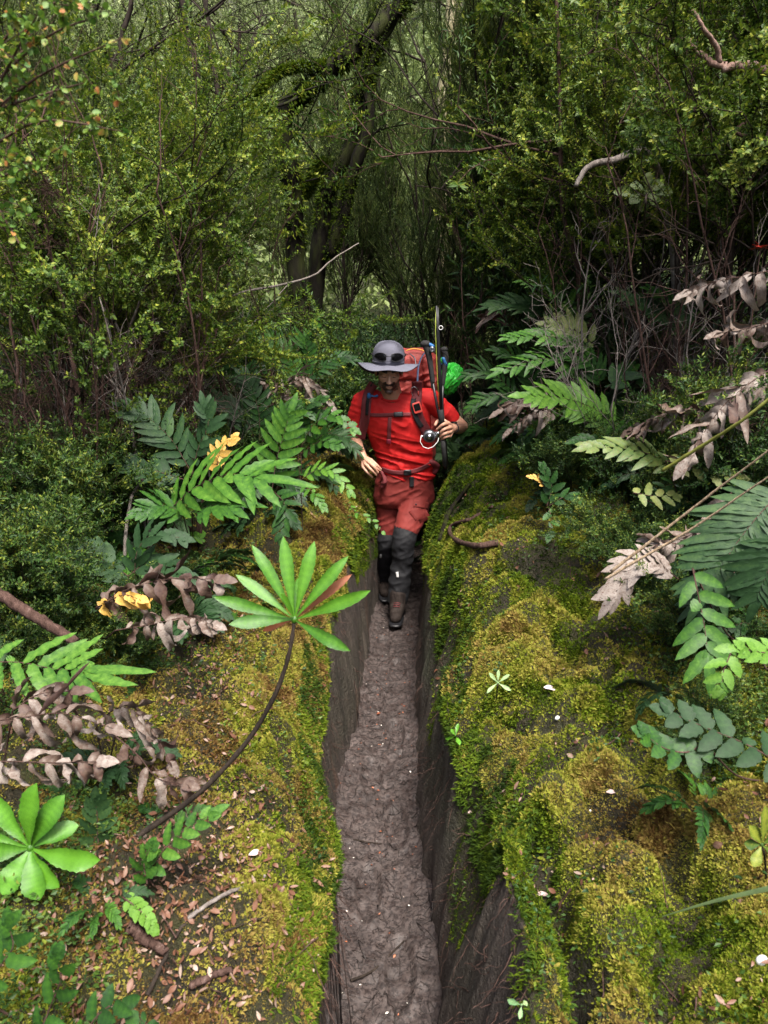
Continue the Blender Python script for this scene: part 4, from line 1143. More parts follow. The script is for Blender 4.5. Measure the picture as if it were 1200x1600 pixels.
C_SHIRT = cloth_mat('shirt_red', (.50, .005, .005), .75, amt=.06)
C_TROUS = cloth_mat('trousers_brick', (.19, .020, .015), .8)
C_BLACK = cloth_mat('cloth_black', (.007, .007, .009), .75)
C_STRAP = cloth_mat('strap_maroon', (.15, .022, .026), .75)
C_HAT = cloth_mat('hat_grey', (.11, .11, .145), .85)
C_HATIN = cloth_mat('hat_lining', (.012, .014, .022), .85)  # brim underside, much darker than the top cloth
C_PACK = cloth_mat('pack_red', (.23, .028, .022), .7)
C_LIME = plain_mat('lime_nylon', (.045, .52, .05), .42, nscale=60, bump=.2)
M_BLK = plain_mat('black_plastic', (.012, .012, .014), .4)
M_FOAM = plain_mat('black_foam', (.014, .013, .013), .85, nscale=300, bump=.3)
M_STEEL = plain_mat('bright_metal', (.62, .63, .65), .22, 1.0)
M_BLUE = plain_mat('blue_plastic', (.02, .12, .32), .45)
M_GREYM = plain_mat('grey_metal', (.16, .17, .19), .35, .7)
M_REDP = plain_mat('red_plastic', (.55, .06, .045), .5)
M_LENS = plain_mat('dark_lens', (.004, .004, .005), .15, spec=.4)
M_WHITE = plain_mat('white_plastic', (.75, .74, .72), .4)
M_YEL = plain_mat('yellow_piping', (.75, .42, .05), .6)
BOOT = bark_mat('boot_leather', (.014, .010, .009), (.035, .026, .022), (.055, .045, .04), scale=40, rough=.75)

sk, st_, sb = new_mat('skin')
_n = noise_node(st_, 55, 4, .6, coords(st_))
_f = math_node(st_, 'ADD', attr(st_), math_node(st_, 'MULTIPLY', math_node(st_, 'SUBTRACT', _n, .5), .10))
st_.links.new(ramp(st_, _f, [(0.0, (.016, .010, .008)), (.22, (.10, .052, .036)), (.45, (.46, .24, .16)), (.65, (.58, .32, .22)), (.85, (.42, .14, .11)), (1.0, (.6, .35, .27))]), sb.inputs['Base Color'])
sb.inputs['Roughness'].default_value = .5
sb.inputs['Subsurface Weight'].default_value = .12
sb.inputs['Subsurface Radius'].default_value = (.012, .004, .002)
sb.inputs['Subsurface Scale'].default_value = .5

HB = P(618, 955, 4.45); HB[2] = 0.0
hiker = empty('person', HB)
tag(hiker, 'hiker in red t-shirt and grey hat walking in the narrow trench, holding a rod', 'person')
HM = bpy.data.objects.new('x', None)  # placeholder removed below
bpy.data.objects.remove(HM)
def hp(o):
    o.parent = hiker; o.location = tuple(-HB); return o

# head frame
aF = RAD(17); yaw = RAD(2)
F = np.array([math.sin(yaw) * math.cos(aF), -math.cos(yaw) * math.cos(aF), -math.sin(aF)])
Xh = nrm(np.cross(F, [0, 0, 1])); Xh = -Xh if Xh[0] < 0 else Xh
Uh = nrm(np.cross(Xh, -F)); Uh = Uh if Uh[2] > 0 else -Uh
RH = np.stack([Xh, F, Uh], 1)
eye = P(608.5, 587, 4.36)
HC = eye - .082 * F
def hl(x, y, z): return HC + RH @ np.array([x, y, z], float)
def hloc(co): return (co - HC) @ RH

sR, eR, wR_, = P(566, 627, 4.58), P(553, 684, 4.64), P(567, 714, 4.47)
sL, eL, wL_ = P(672, 624, 4.58), P(721, 667, 4.62), P(707, 669, 4.41)
neck = P(613, 618, 4.54)

g = Geo()
E = lambda c, r: ellipsoid(g, hl(*c), r, RH)
E((0, -.018, .035), (.074, .092, .082)); E((0, .022, -.030), (.062, .062, .082)); E((0, .036, -.086), (.043, .042, .030))
for s_ in (-1, 1):
    E((s_ * .041, .046, -.022), (.022, .026, .022)); E((s_ * .046, .020, -.072), (.018, .034, .028))
    E((s_ * .077, -.012, -.012), (.009, .019, .031)); E((s_ * .031, .066, -.004), (.0155, .0150, .0120))
    E((s_ * .0115, .097, -.040), (.0085, .010, .0075))
limb(g, [hl(-.044, .062, .017), hl(-.018, .080, .016), hl(.018, .080, .016), hl(.044, .062, .017)], [.010, .011, .011, .010])
limb(g, [hl(0, .084, .010), hl(0, .096, -.014), hl(0, .108, -.037)], [.0075, .0082, .0115])
limb(g, [hl(-.022, .078, -.066), hl(0, .087, -.064), hl(.022, .078, -.066)], [.006, .0085, .006])
limb(g, [hl(-.020, .077, -.076), hl(0, .085, -.078), hl(.020, .077, -.076)], [.006, .009, .006])
E((0, .074, -.104), (.024, .019, .017))
limb(g, [hl(0, -.030, -.06), (hl(0, -.03, -.06) + neck) / 2 + [0, .005, 0], neck + [0, .02, -.03]], [.056, .058, .066])
# trunk core under the clothes, arms, legs
chest = P(618, 660, 4.60); waist = P(628, 728, 4.66); pelv = P(630, 765, 4.71)
stack(g, [(neck[0], neck[1] + .01, neck[2] - .02, .07, .06), (chest[0], chest[1] + .02, sL[2] + .01, .15, .085), (chest[0], chest[1] + .01, chest[2], .155, .10), (waist[0], waist[1] + .02, waist[2], .105, .065), (pelv[0], pelv[1], pelv[2], .145, .10)])
limb(g, [sR, (sR + eR) / 2 + [-.004, 0, 0], eR], [.050, .047, .042]); limb(g, [eR, eR * .55 + wR_ * .45 + [-.006, 0, 0], wR_], [.042, .040, .0265])
limb(g, [sL, (sL + eL) / 2, eL], [.050, .047, .043]); limb(g, [eL, eL * .55 + wL_ * .45 + [.004, 0, 0], wL_], [.043, .041, .027])
def finger(pts, r):
    limb(g, [P(*q) for q in pts], r, sides=12, n=14)
# hanging right hand (photo left)
kn = [(580, 719, 4.425), (575.5, 721.5, 4.42), (571.5, 725.5, 4.425), (567.5, 730, 4.435)]
tips = [[(588, 726, 4.40), (595, 733, 4.405)], [(584, 729, 4.388), (590.5, 738.5, 4.40)], [(579.5, 733.5, 4.392), (588, 742, 4.405)], [(574, 738, 4.41), (582, 745.5, 4.42)]]
for k_, (a_, b_) in enumerate(zip(kn, tips)):
    limb(g, [wR_ + (P(*a_) - wR_) * .25, P(*a_)], [.0135, .0115], sides=12, n=10)
    finger([a_] + b_, [.0105, .0090, .0072] if k_ < 3 else [.009, .0078, .0064])
finger([(570, 716, 4.46), (580, 722, 4.46), (588, 730, 4.445), (594, 735, 4.43)], [.013, .0115, .0095, .008])
# gripping left hand (photo right)
palm = [(700.5, 661, 4.345), (702.5, 668, 4.34), (703, 675, 4.345), (703, 681, 4.355)]
ft = [[(692, 663.5, 4.305), (683, 671, 4.325)], [(694, 671, 4.302), (686.5, 677.5, 4.32)], [(695, 677.5, 4.308), (688, 683, 4.325)], [(696, 683, 4.318), (690, 687, 4.335)]]
for k_, (a_, b_) in enumerate(zip(palm, ft)):
    limb(g, [wL_, P(*a_)], [.018, .0125], sides=12, n=10)
    finger([a_] + b_, [.0110, .0098, .0080] if k_ < 3 else [.0095, .0085, .0070])
limb(g, [wL_ + [-.006, -.01, 0], P(699, 671, 4.352)], [.021, .016], sides=12, n=10)
finger([(701, 663, 4.36), (693, 657, 4.375), (684, 658, 4.36), (680, 664, 4.345)], [.0135, .0115, .0105, .0090])
# legs
hipR, knR, anR = P(606, 770, 4.74), P(603, 852, 4.74), P(598, 908, 4.97)
hipL, knL, anL = P(652, 770, 4.71), P(631, 842, 4.52), P(622, 934, 4.52)
limb(g, [hipR, knR], [.072, .048]); limb(g, [knR, anR], [.045, .032]); limb(g, [hipL, knL], [.072, .046]); limb(g, [knL, anL + [0, .02, .02]], [.042, .030])
limb(g, [anL + [0, .02, .02], anL * .5 + P(622, 944, 4.60) * .5], [.030, .024]); limb(g, [anR, P(600, 925, 4.90)], [.030, .024])

def skin_tint(co):
    h = hloc(co); x, y, z = h.T
    t = np.full(len(co), .50) + .05 * (vnoise(x * 60 + z * 20, z * 60, 5) - .5)
    hd = np.abs(x) < .1
    hd &= (np.abs(y) < .14) & (z > -.13) & (z < .14)
    nz = .010 * (vnoise(x * 150, z * 150, 3) - .5)
    rm = np.sqrt((x / 1.25) ** 2 + ((z + .074) / 1.0) ** 2) + nz      # round the mouth
    beard = (rm < .036) & (y > .05)
    jaw = (z < -.060 + .35 * np.abs(x) + nz) & (y > -.01) & (z > -.125)
    t = np.where(hd & jaw, .27, t)
    t = np.where(hd & beard, .10, t)
    must = hd & (z < -.049 + nz) & (z > -.063) & (np.abs(x) < .032) & (y > .06)
    t = np.where(must, .05, t)
    lips = hd & (np.hypot(x / 1.9, z + .071) < .0105) & (y > .07)
    t = np.where(lips, .42, t)
    brow = hd & (np.abs(z - .020 - .004 * np.abs(np.abs(x) / .03)) < .0055) & (np.abs(x) > .012) & (np.abs(x) < .048) & (y > .04)
    t = np.where(brow, .06, t)
    t = np.where(hd & (z > .03) & (y < .055), .04, t)
    t = np.where(hd & (y < .0) & (z > -.06) & (np.abs(x) < .078), .05, t)
    lash = hd & (np.abs(np.abs(x) - .031) < .0125) & (np.abs(z + .0125 - .30 * (np.abs(x) - .031) ** 2 / .02) < .0022) & (y > .05)
    t = np.where(lash, .03, t)
    cheek = hd & (t > .4) & (z < .0) & (z > -.04)
    t = np.where(cheek, t + .10 * np.exp(-((np.abs(x) - .035) / .02) ** 2) + .12 * np.exp(-(x / .012) ** 2), t)
    return t
body = fuse(g, 'body', [sk], hiker, .0032, 3, tintfn=skin_tint); hp(body)

# t-shirt
g = Geo()
shY = 4.60
cz = lambda px, py, Y: P(px, py, Y)
def ring(px0, px1, py, Y, ry):
    a, b = P(px0, py, Y), P(px1, py, Y); c = (a + b) / 2
    return (c[0], c[1], c[2], (b[0] - a[0]) / 2, ry)
stack(g, [ring(593, 634, 613, 4.57, .070), ring(578, 655, 618, 4.59, .088), ring(567, 670, 628, 4.60, .108), ring(567, 672, 645, 4.60, .122), ring(569, 673, 662, 4.61, .126), ring(576, 674, 682, 4.63, .118),
          ring(584, 675, 702, 4.65, .112), ring(590, 677, 722, 4.67, .114), ring(590, 679, 738, 4.69, .118), ring(592, 679, 745, 4.695, .118)], power=2.4)
limb(g, [P(585, 622, 4.59), sR + [0, 0, -.005], (sR * .5 + eR * .5) + [-.004, 0, 0], sR * .15 + eR * .85], [.055, .064, .061, .060])
limb(g, [P(652, 620, 4.59), sL + [0, 0, -.004], (sL * .5 + eL * .5), sL * .36 + eL * .64], [.055, .066, .064, .060])
def wr(co, amp=1.0, seed=0):
    x, y, z = co.T
    a = vnoise(x * 9 + z * 6, z * 16 - x * 7, 41 + seed) - .5
    b = 1 - np.abs(2 * vnoise(x * 5 + 3, z * 30 + x * 8, 42 + seed) - 1)
    low = sst(1.25, .98, z)
    c = 1 - np.abs(2 * vnoise(x * 22 - z * 9, z * 20 + x * 10, 47 + seed) - 1)
    return amp * (.007 * a + .015 * (b - .5) * (.25 + low) + .006 * (c - .5))
shirt = fuse(g, 'shirt', [C_SHIRT], hiker, .005, 5, fn=lambda c: wr(c)); hp(shirt)
g = Geo()
cc = P(612, 621, 4.525)
th = np.linspace(0, 2 * np.pi, 40)
tube(g, np.stack([cc[0] + .074 * np.cos(th), cc[1] + .028 + .066 * np.sin(th), cc[2] + .012 + .030 * np.sin(th)], 1), .0075, 10, cap=False)
hp(g.build('collar', C_SHIRT, hiker))

# trousers: brick red above the knees, black below
g = Geo()
stack(g, [ring(589, 674, 738, 4.69, .118), ring(586, 677, 752, 4.70, .125), ring(584, 679, 768, 4.71, .128), ring(585, 678, 782, 4.715, .120), ring(592, 672, 790, 4.715, .10)], power=2.5)
limb(g, [P(608, 772, 4.74), P(607, 800, 4.74), P(607, 826, 4.74)], [.092, .086, .078]); limb(g, [P(653, 772, 4.70), P(645, 800, 4.62), P(636, 826, 4.55)], [.096, .094, .082])
def wt(co):
    x, y, z = co.T
    return .007 * (1 - np.abs(2 * vnoise(x * 8 + z * 9, z * 26 - x * 12, 52) - 1) - .5) + .004 * (vnoise(x * 25, z * 25, 53) - .5) + .004 * (1 - np.abs(2 * vnoise(x * 18 - z * 20, z * 15 + x * 18, 57) - 1) - .5)
hp(fuse(g, 'trousers', [C_TROUS], hiker, .005, 4, fn=wt))
def legs_dark(px_pts, radii, nm='trouser_leg'):
    g = Geo(); limb(g, [P(*q) for q in px_pts], radii)
    return hp(fuse(g, nm, [C_BLACK], hiker, .005, 3, fn=lambda c: wt(c) * 1.1))
legs_dark([(607, 828, 4.742), (604, 850, 4.74), (601, 880, 4.86), (598, 910, 4.96)], [.076, .066, .062, .060])
legs_dark([(635, 829, 4.545), (631, 845, 4.52), (628, 880, 4.54), (624, 912, 4.545), (621.5, 934, 4.535)], [.080, .072, .068, .070, .066])
def box_on(g, c, ex, ey, ez, hx, hy, hz, bev=.3):
    """rounded box: superquadric block"""
    th = np.linspace(-np.pi / 2, np.pi / 2, 13); ph = np.linspace(-np.pi, np.pi, 25)[:-1]
    f = lambda w, m: np.sign(w) * np.abs(w) ** m
    T_, H_ = np.meshgrid(th, ph, indexing='ij')
    X = hx * f(np.cos(T_), bev) * f(np.cos(H_), bev); Y_ = hy * f(np.cos(T_), bev) * f(np.sin(H_), bev); Z = hz * f(np.sin(T_), bev)
    V = np.asarray(c) + X[..., None] * ex + Y_[..., None] * ey + Z[..., None] * ez
    i = np.arange(12)[:, None] * 24; j = np.arange(24)[None]; jn = (j + 1) % 24
    g.add(V.reshape(-1, 3), np.stack([i + j, i + jn, i + 24 + jn, i + 24 + j], -1).reshape(-1, 4))
def boot(toe, ank, heel, nm='boot'):
    g = Geo()
    limb(g, [heel + [0, 0, .045], (heel + toe) / 2 + [0, 0, .048], toe + [0, .02, .038]], [.042, .044, .036])
    limb(g, [ank + [0, .0, .03], ank * .6 + (heel * .4 + toe * .6) * .4 + [0, 0, .01], heel * .3 + toe * .7 + [0, 0, .05]], [.058, .054, .044]); limb(g, [ank + [0, 0, .02], heel * .8 + ank * .2 + [0, 0, .04]], [.055, .046])
    return g
for toe, heel, ank in ((P(618, 975, 4.36), P(622, 944, 4.60), anL), (P(602, 938, 4.80), P(598, 918, 4.98), anR)):
    toe = toe.copy(); heel = heel.copy(); zf = .014
    toe[2] = zf; heel[2] = zf + (.03 if ank is anR else 0)
    g = boot(toe, ank, heel); b_ = hp(fuse(g, 'boot', [BOOT], hiker, .004, 3))
    d_ = nrm(toe - heel); sd_ = nrm(np.cross(d_, [0, 0, 1])); up_ = nrm(np.cross(sd_, d_))
    g = Geo(); box_on(g, (toe + heel) / 2 + [0, 0, .006], d_, sd_, up_, np.linalg.norm(toe - heel) / 2 + .045, .046, .012, .5)
    s_ = g.build('sole', M_BLK, b_)
    g = Geo()
    for k_ in range(5):
        c_ = toe * (.62 - .1 * k_) + ank * (.38 + .1 * k_) + up_ * (.052 - .006 * k_)
        tube(g, np.array([c_ - sd_ * .022, c_ + up_ * .004 - d_ * 0, c_ + sd_ * .022]), .0022, 6)
    g.build('laces', C_STRAP, b_)
# gaiter strap, pocket flap, knee pocket
def on(o, px, py, off=.004):
    d = nrm(ray(px, py)); h = o.ray_cast(Vector((0, 0, CAM_H)) - o.matrix_world.translation, Vector(tuple(d)))
    if h[0]: return np.array(h[1] + o.matrix_world.translation) - d * off
    return None
bpy.context.view_layer.update()
tro = [c for c in hiker.children if c.name.startswith('trousers')][0]
def project(objs, px, py, off=.004):
    best = None
    for o in objs:
        q = on(o, px, py, off)
        if q is not None and (best is None or np.linalg.norm(q - [0, 0, CAM_H]) < np.linalg.norm(best - [0, 0, CAM_H])): best = q
    return best
def ribbon(objs, pix, wpx, name, mat, parent, thick=.004, off=.004, default_Y=4.5, n=20):
    """a strap lying on the clothes: width in photo pixels"""
    c = bez([(a, b, 0) for a, b in pix], n)
    T = nrm(np.gradient(c[:, :2], axis=0)); Nn = np.stack([-T[:, 1], T[:, 0]], 1)
    rows = []
    last = None
    for q, nn_ in zip(c, Nn):
        rr = []
        mid = project(objs, q[0], q[1], off)
        if mid is None: mid = P(q[0], q[1], last if last else default_Y)
        last = mid[1]
        for s in (-1, -.5, 0, .5, 1):
            p_ = project(objs, q[0] + nn_[0] * wpx / 2 * s, q[1] + nn_[1] * wpx / 2 * s, off)
            if p_ is None or abs(p_[1] - mid[1]) > .05: p_ = P(q[0] + nn_[0] * wpx / 2 * s, q[1] + nn_[1] * wpx / 2 * s, mid[1] + .006 * abs(s))
            rr.append(p_)
        rows.append(rr)
    R = np.array(rows)
    K = np.array([1, 2, 3, 2, 1.]) / 9
    pad = np.concatenate([R[:1], R[:1], R, R[-1:], R[-1:]])
    R = sum(K[i] * pad[i:i + len(R)] for i in range(5)) if len(R) > 6 else R
    back = R + nrm(R - np.array([0, 0, CAM_H])) * thick
    m = len(R); V = np.concatenate([R.reshape(-1, 3), back.reshape(-1, 3)])
    i = np.arange(m - 1)[:, None] * 5 + np.arange(4)[None]
    F1 = np.stack([i, i + 1, i + 6, i + 5], -1).reshape(-1, 4); F2 = F1[:, ::-1] + m * 5
    e = np.arange(m - 1) * 5; k = m * 5
    F3 = np.stack([e, e + 5, e + 5 + k, e + k], -1); F4 = np.stack([e + 4 + 5, e + 4, e + 4 + k, e + 9 + k], -1)
    a4 = np.arange(4); F5 = np.stack([a4 + 1, a4, a4 + k, a4 + 1 + k], -1); b4 = (m - 1) * 5 + a4; F6 = np.stack([b4, b4 + 1, b4 + 1 + k, b4 + k], -1)
    g = Geo(); g.add(V, np.concatenate([F1, F2, F3, F4, F5, F6]))
    o = g.build(name, mat)
    if parent is not None:
        o.parent = parent; o.location = tuple(-np.array(parent.matrix_world.translation))
    return o
rb = lambda *a, **k: ribbon(*a, **k)
rb([tro], [(646, 786), (658, 788), (670, 791)], 11, 'pocket_flap', C_TROUS, hiker, off=.007)
rb([tro], [(647, 792), (658, 806), (662, 816)], 24, 'pocket', C_TROUS, hiker, off=.003)
g = Geo(); q = project([tro], 650, 788, .013)
if q is not None: ellipsoid(g, q, (.006, .004, .006)); hp(g.build('button', M_BLK, hiker))
lg = [c for c in hiker.children if c.name.startswith('trouser_leg')]
rb(lg, [(613, 938), (622, 936), (628, 934)], 11, 'gaiter_strap', C_BLACK, hiker, off=.007)
rb(lg, [(620, 893), (621, 898), (621, 903)], 4, 'reflective_mark', M_WHITE, hiker, off=.005, n=5)
rb(lg, [(594, 866), (595, 869), (594, 872)], 3, 'reflective_mark', M_WHITE, hiker, off=.005, n=5)

# hat
aH = RAD(3); Fh = np.array([0, -math.cos(aH), -math.sin(aH)]); Uhat = np.array([0, -math.sin(aH), math.cos(aH)]); Xr = np.array([1., 0, 0])
tl_ = RAD(1.5); Xr2 = Xr * math.cos(tl_) - Uhat * math.sin(tl_); Uh2 = Uhat * math.cos(tl_) + Xr * math.sin(tl_)
HAT0 = P(607, 565, 4.445)
def hat_w(x, y, z): return HAT0 + Xr2 * x + Fh * y + Uh2 * z
g = Geo()
ph = np.linspace(0, 2 * np.pi, 73)[:-1]
prof = [(.094, -.012), (.095, .02), (.094, .045), (.090, .068), (.082, .088), (.066, .106), (.044, .117), (.020, .122), (.002, .123)]
rr = []
for (r_, z_) in prof:
    seam = 1 + .012 * np.cos(ph * 4) ; den = .006 * np.sin(ph * 3 + z_ * 40)
    rr.append(np.stack([hat_w(a, b, c) for a, b, c in zip(r_ * .98 * np.cos(ph) * seam + den * .4, (r_ * 1.08) * np.sin(ph) * seam, z_ + den * .6 * (r_ / .09))]))
V = np.concatenate(rr); m = len(prof)
i = np.arange(m - 1)[:, None] * 72; j = np.arange(72)[None]; jn = (j + 1) % 72
Fq = np.stack([i + j, i + jn, i + 72 + jn, i + 72 + j], -1).reshape(-1, 4)
g.add(V, Fq); hat = empty('hat', HAT0); hat.parent = hiker; hat.location = tuple(HAT0 - HB)
crn = g.build('crown', C_HAT, hat, origin=HAT0); crn.location = (0, 0, 0)
def brim_pts(rad, dz):
    x = rad * np.cos(ph) * 1.0; y = rad * np.sin(ph) * 1.02           # +y is the front
    f = (rad - .094) / .085
    front = np.clip(np.sin(ph), 0, 1); back = np.clip(-np.sin(ph), 0, 1)
    side = np.abs(np.cos(ph))
    z = -.010 - f * (.006 + .012 * front * (1 - .8 * np.cos(ph - .35)) + .085 * back ** 1.2) + .010 * f * np.sin(2 * ph + 2.4) - .014 * f * np.clip(-np.cos(ph), 0, 1) * front + .006 * f * np.sin(5 * ph)
    return np.stack([hat_w(a, b, c + dz) for a, b, c in zip(x, y, z)])
for nm, dz, mt, flip in (('brim', 0, C_HAT, False), ('brim_lining', -.0045, C_HATIN, True)):
    g = Geo(); rs = np.linspace(.092, .176, 9); V = np.concatenate([brim_pts(r_, dz) for r_ in rs])
    i = np.arange(8)[:, None] * 72
    Fq = np.stack([i + j, i + 72 + j, i + 72 + jn, i + jn], -1).reshape(-1, 4)
    if flip: Fq = Fq[:, ::-1]
    g.add(V, Fq)
    if nm == 'brim':
        tube(g, np.vstack([brim_pts(.177, -.002), brim_pts(.177, -.002)[:1]]), .0032, 6, cap=False)
    g.build(nm, mt, hat, origin=HAT0).location = (0, 0, 0)
g = Geo(); tube(g, np.array([hat_w(.0955 * .98 * math.cos(a), .0955 * 1.08 * math.sin(a), .002) for a in np.linspace(0, 6.283, 60)]), .004, 8, cap=False); g.build('band', C_HAT, hat, origin=HAT0).location = (0, 0, 0)

# sunglasses resting on the hat
SG = hat_w(0, .11, .048)
sung = empty('sunglasses', SG); tag(sung, 'dark wraparound sunglasses perched on the front of the grey hat', 'sunglasses')
def crown_surf(a, z, r=.112): return hat_w(r * .92 * math.sin(a), r * 1.06 * math.cos(a), z)
for s_ in (-1, 1):
    g = Geo(); rows = []
    cu = np.linspace(0, 1, 15)
    for u in cu:
        a = s_ * (.15 + u * .80)
        hgt = .026 * math.sin(math.pi * min(1, u * .86 + .14)) ** .5 * (1 - .25 * u)
        c_ = .036 + .002 * u
        rows.append([crown_surf(a, c_ + hgt * v, .112 + .004 * (1 - v * v)) for v in np.linspace(-1, 1, 9)])
    R = np.array(rows); i = np.arange(14)[:, None] * 9 + np.arange(8)[None]
    Fq = np.stack([i, i + 1, i + 10, i + 9], -1).reshape(-1, 4)
    g.add(R.reshape(-1, 3), Fq if s_ > 0 else Fq[:, ::-1])
    g.build('lens', M_LENS, sung, origin=SG).location = (0, 0, 0)
    g = Geo(); tube(g, np.vstack([R[:, -1], R[-1, ::-1], R[::-1, 0], R[0, :]]), .0021, 6, cap=False); g.build('rim', M_BLK, sung, origin=SG).location = (0, 0, 0)
    g = Geo(); tube(g, [crown_surf(s_ * a, .036 + .004 * a, .112) for a in (.92, 1.2, 1.6, 2.0, 2.3)], .0034, 6); g.build('temple', M_BLK, sung, origin=SG).location = (0, 0, 0)
g = Geo(); tube(g, [crown_surf(a, .042 + .003 * math.cos(a * 8), .116) for a in (-.17, -.08, 0, .08, .17)], .003, 6); g.build('bridge', M_BLK, sung, origin=SG).location = (0, 0, 0)

# wrist watch (worn clothing-like item stays with the arm)
d_ = nrm(eL - wL_); g = Geo(); wc = wL_ + d_ * .022
n1 = nrm(np.cross(d_, [0, 0, 1])); n2 = np.cross(d_, n1)
tube(g, [wc + (n1 * math.cos(a) + n2 * math.sin(a)) * .0315 for a in np.linspace(0, 6.283, 30)], .0075, 8, cap=False, flat=.6)
wt_ = empty('watch', wc); wt_.parent = hiker; wt_.location = tuple(wc - HB)
g.build('strap', M_BLK, wt_, origin=wc).location = (0, 0, 0)
g = Geo(); nv = nrm(np.array([-.35, -1, .25])); nv = nrm(nv - d_ * (nv @ d_)); sx_ = np.cross(nv, d_)
box_on(g, wc + nv * .034, d_, sx_, nv, .019, .018, .006, .5); g.build('case', M_LENS, wt_, origin=wc).location = (0, 0, 0)

# ------------------------------------------------------------------ backpack
BC = P(636, 640, 4.93)
pack = empty('backpack', BC); tag(pack, 'large red hiking backpack on the back of the hiker in the trench', 'backpack')
def pk(g, nm, mt, **k):
    o = g.build(nm, mt, pack, origin=BC); o.location = (0, 0, 0); return o
g = Geo()
stack(g, [ring(600, 668, 742, 4.93, .10), ring(592, 676, 725, 4.93, .125), ring(590, 683, 680, 4.93, .135), ring(592, 686, 640, 4.93, .135), ring(596, 686, 605, 4.93, .13), ring(600, 684, 585, 4.93, .12)], power=3.2)
o = fuse(g, 'pack_body', [C_PACK], pack, .007, 3, fn=lambda c: wt(c) * 1.8); o.location = tuple(-BC)
g = Geo()
stack(g, [ring(600, 684, 590, 4.92, .13), ring(597, 685, 575, 4.92, .14), ring(602, 682, 558, 4.92, .135), ring(614, 674, 548, 4.92, .10), ring(630, 664, 545, 4.92, .04)], power=3)
o = fuse(g, 'lid', [C_PACK], pack, .006, 3, fn=lambda c: wt(c) * 1.5); o.location = tuple(-BC)
g = Geo(); tube(g, bez([P(634, 548, 4.79), P(645, 545, 4.79), P(656, 546, 4.79), P(664, 549, 4.79)], 14), .0032, 6); pk(g, 'piping', M_YEL)
g = Geo(); tube(g, bez([P(641, 553, 4.78), P(648, 560, 4.74), P(650, 572, 4.7)], 10), .004, 6); pk(g, 'load_strap', M_GREYM)
g = Geo(); tube(g, bez([P(668, 548, 4.78), P(660, 556, 4.74), P(654, 572, 4.68), P(652, 600, 4.56)], 14), .0065, 8, flat=.5); pk(g, 'load_strap', plain_mat('navy_webbing', (.02, .035, .08), .7))
# folded red cover bulge beside the lid
g = Geo(); limb(g, [P(666, 565, 4.80), P(672, 590, 4.80), P(676, 612, 4.80)], [.035, .045, .03]); o = fuse(g, 'side_pocket', [C_PACK], pack, .006, 2, fn=lambda c: wt(c) * 2.5); o.location = tuple(-BC)
bpy.context.view_layer.update()
SH = [shirt]
def strap(pix, w, nm, mt=C_STRAP, th_=.010, off=.012, objs=None, **k):
    return ribbon(objs or SH, pix, w, nm, mt, pack, thick=th_, off=off, **k)
strap([(585, 598), (576, 612), (572, 632), (571, 652), (566, 672), (562, 688)], 15, 'shoulder_strap', default_Y=4.5)
strap([(651, 594), (652, 612), (650, 632), (654, 652), (663, 668), (672, 684)], 16, 'shoulder_strap', default_Y=4.5)
strap([(583, 596), (577, 612), (574, 632), (573, 650)], 5, 'strap_webbing', C_BLACK, .004, .017)
strap([(646, 622), (645, 636), (651, 654), (660, 668)], 7, 'strap_webbing', C_BLACK, .004, .017)
strap([(577, 648), (592, 648.5), (608, 648), (625, 647.5), (644, 647)], 5.5, 'chest_strap', C_STRAP, .003, .008)
strap([(614, 648), (622, 647.5), (631, 647)], 8, 'chest_buckle', M_BLK, .006, .016, n=6)
strap([(609.5, 651), (608.5, 664), (608, 678), (607.5, 691)], 6, 'hanging_webbing', C_STRAP, .003, .008)
strap([(607.7, 686), (607.4, 690), (607, 694)], 7, 'webbing_end', plain_mat('crimson_tab', (.3, .02, .05), .6), .004, .011, n=6)
strap([(594, 732), (608, 737), (625, 739), (645, 737), (664, 730), (676, 722)], 7, 'hip_belt', C_STRAP, .006, .008, objs=[shirt, tro])
strap([(630, 739), (637, 738.5), (644, 737.5)], 9, 'hip_buckle', M_BLK, .006, .016, objs=[shirt, tro], n=6)
strap([(643, 744), (643.5, 752), (643, 762)], 7, 'belt_end', C_BLACK, .003, .008, objs=[shirt, tro], n=8)
g = Geo(); limb(g, [P(598, 742, 4.57), P(601, 750, 4.57), P(598, 758, 4.58)], [.026, .030, .022], flat=.5); o = fuse(g, 'belt_pocket', [C_STRAP], pack, .005, 2, fn=lambda c: wt(c)); o.location = tuple(-BC)
g = Geo(); limb(g, [P(672, 722, 4.62), P(680, 728, 4.66), P(678, 736, 4.66)], [.03, .034, .026], flat=.6); o = fuse(g, 'belt_pocket', [C_STRAP], pack, .005, 2, fn=lambda c: wt(c)); o.location = tuple(-BC)
strap([(605, 614), (600, 622), (596, 634)], 0.1, 'tube_clip', M_BLUE) if False else None
# hose valve
vp = project(SH, 578, 618, .03); 
if vp is None: vp = P(578, 618, 4.46)
g = Geo(); limb(g, [vp + [-.006, 0, .006], vp + [-.006, 0, -.006]], [.012, .012]); limb(g, [vp, vp + [.03, -.004, -.004], vp + [.042, -.004, -.002]], [.006, .005, .009])
pk(g, 'hose_valve', M_BLUE)
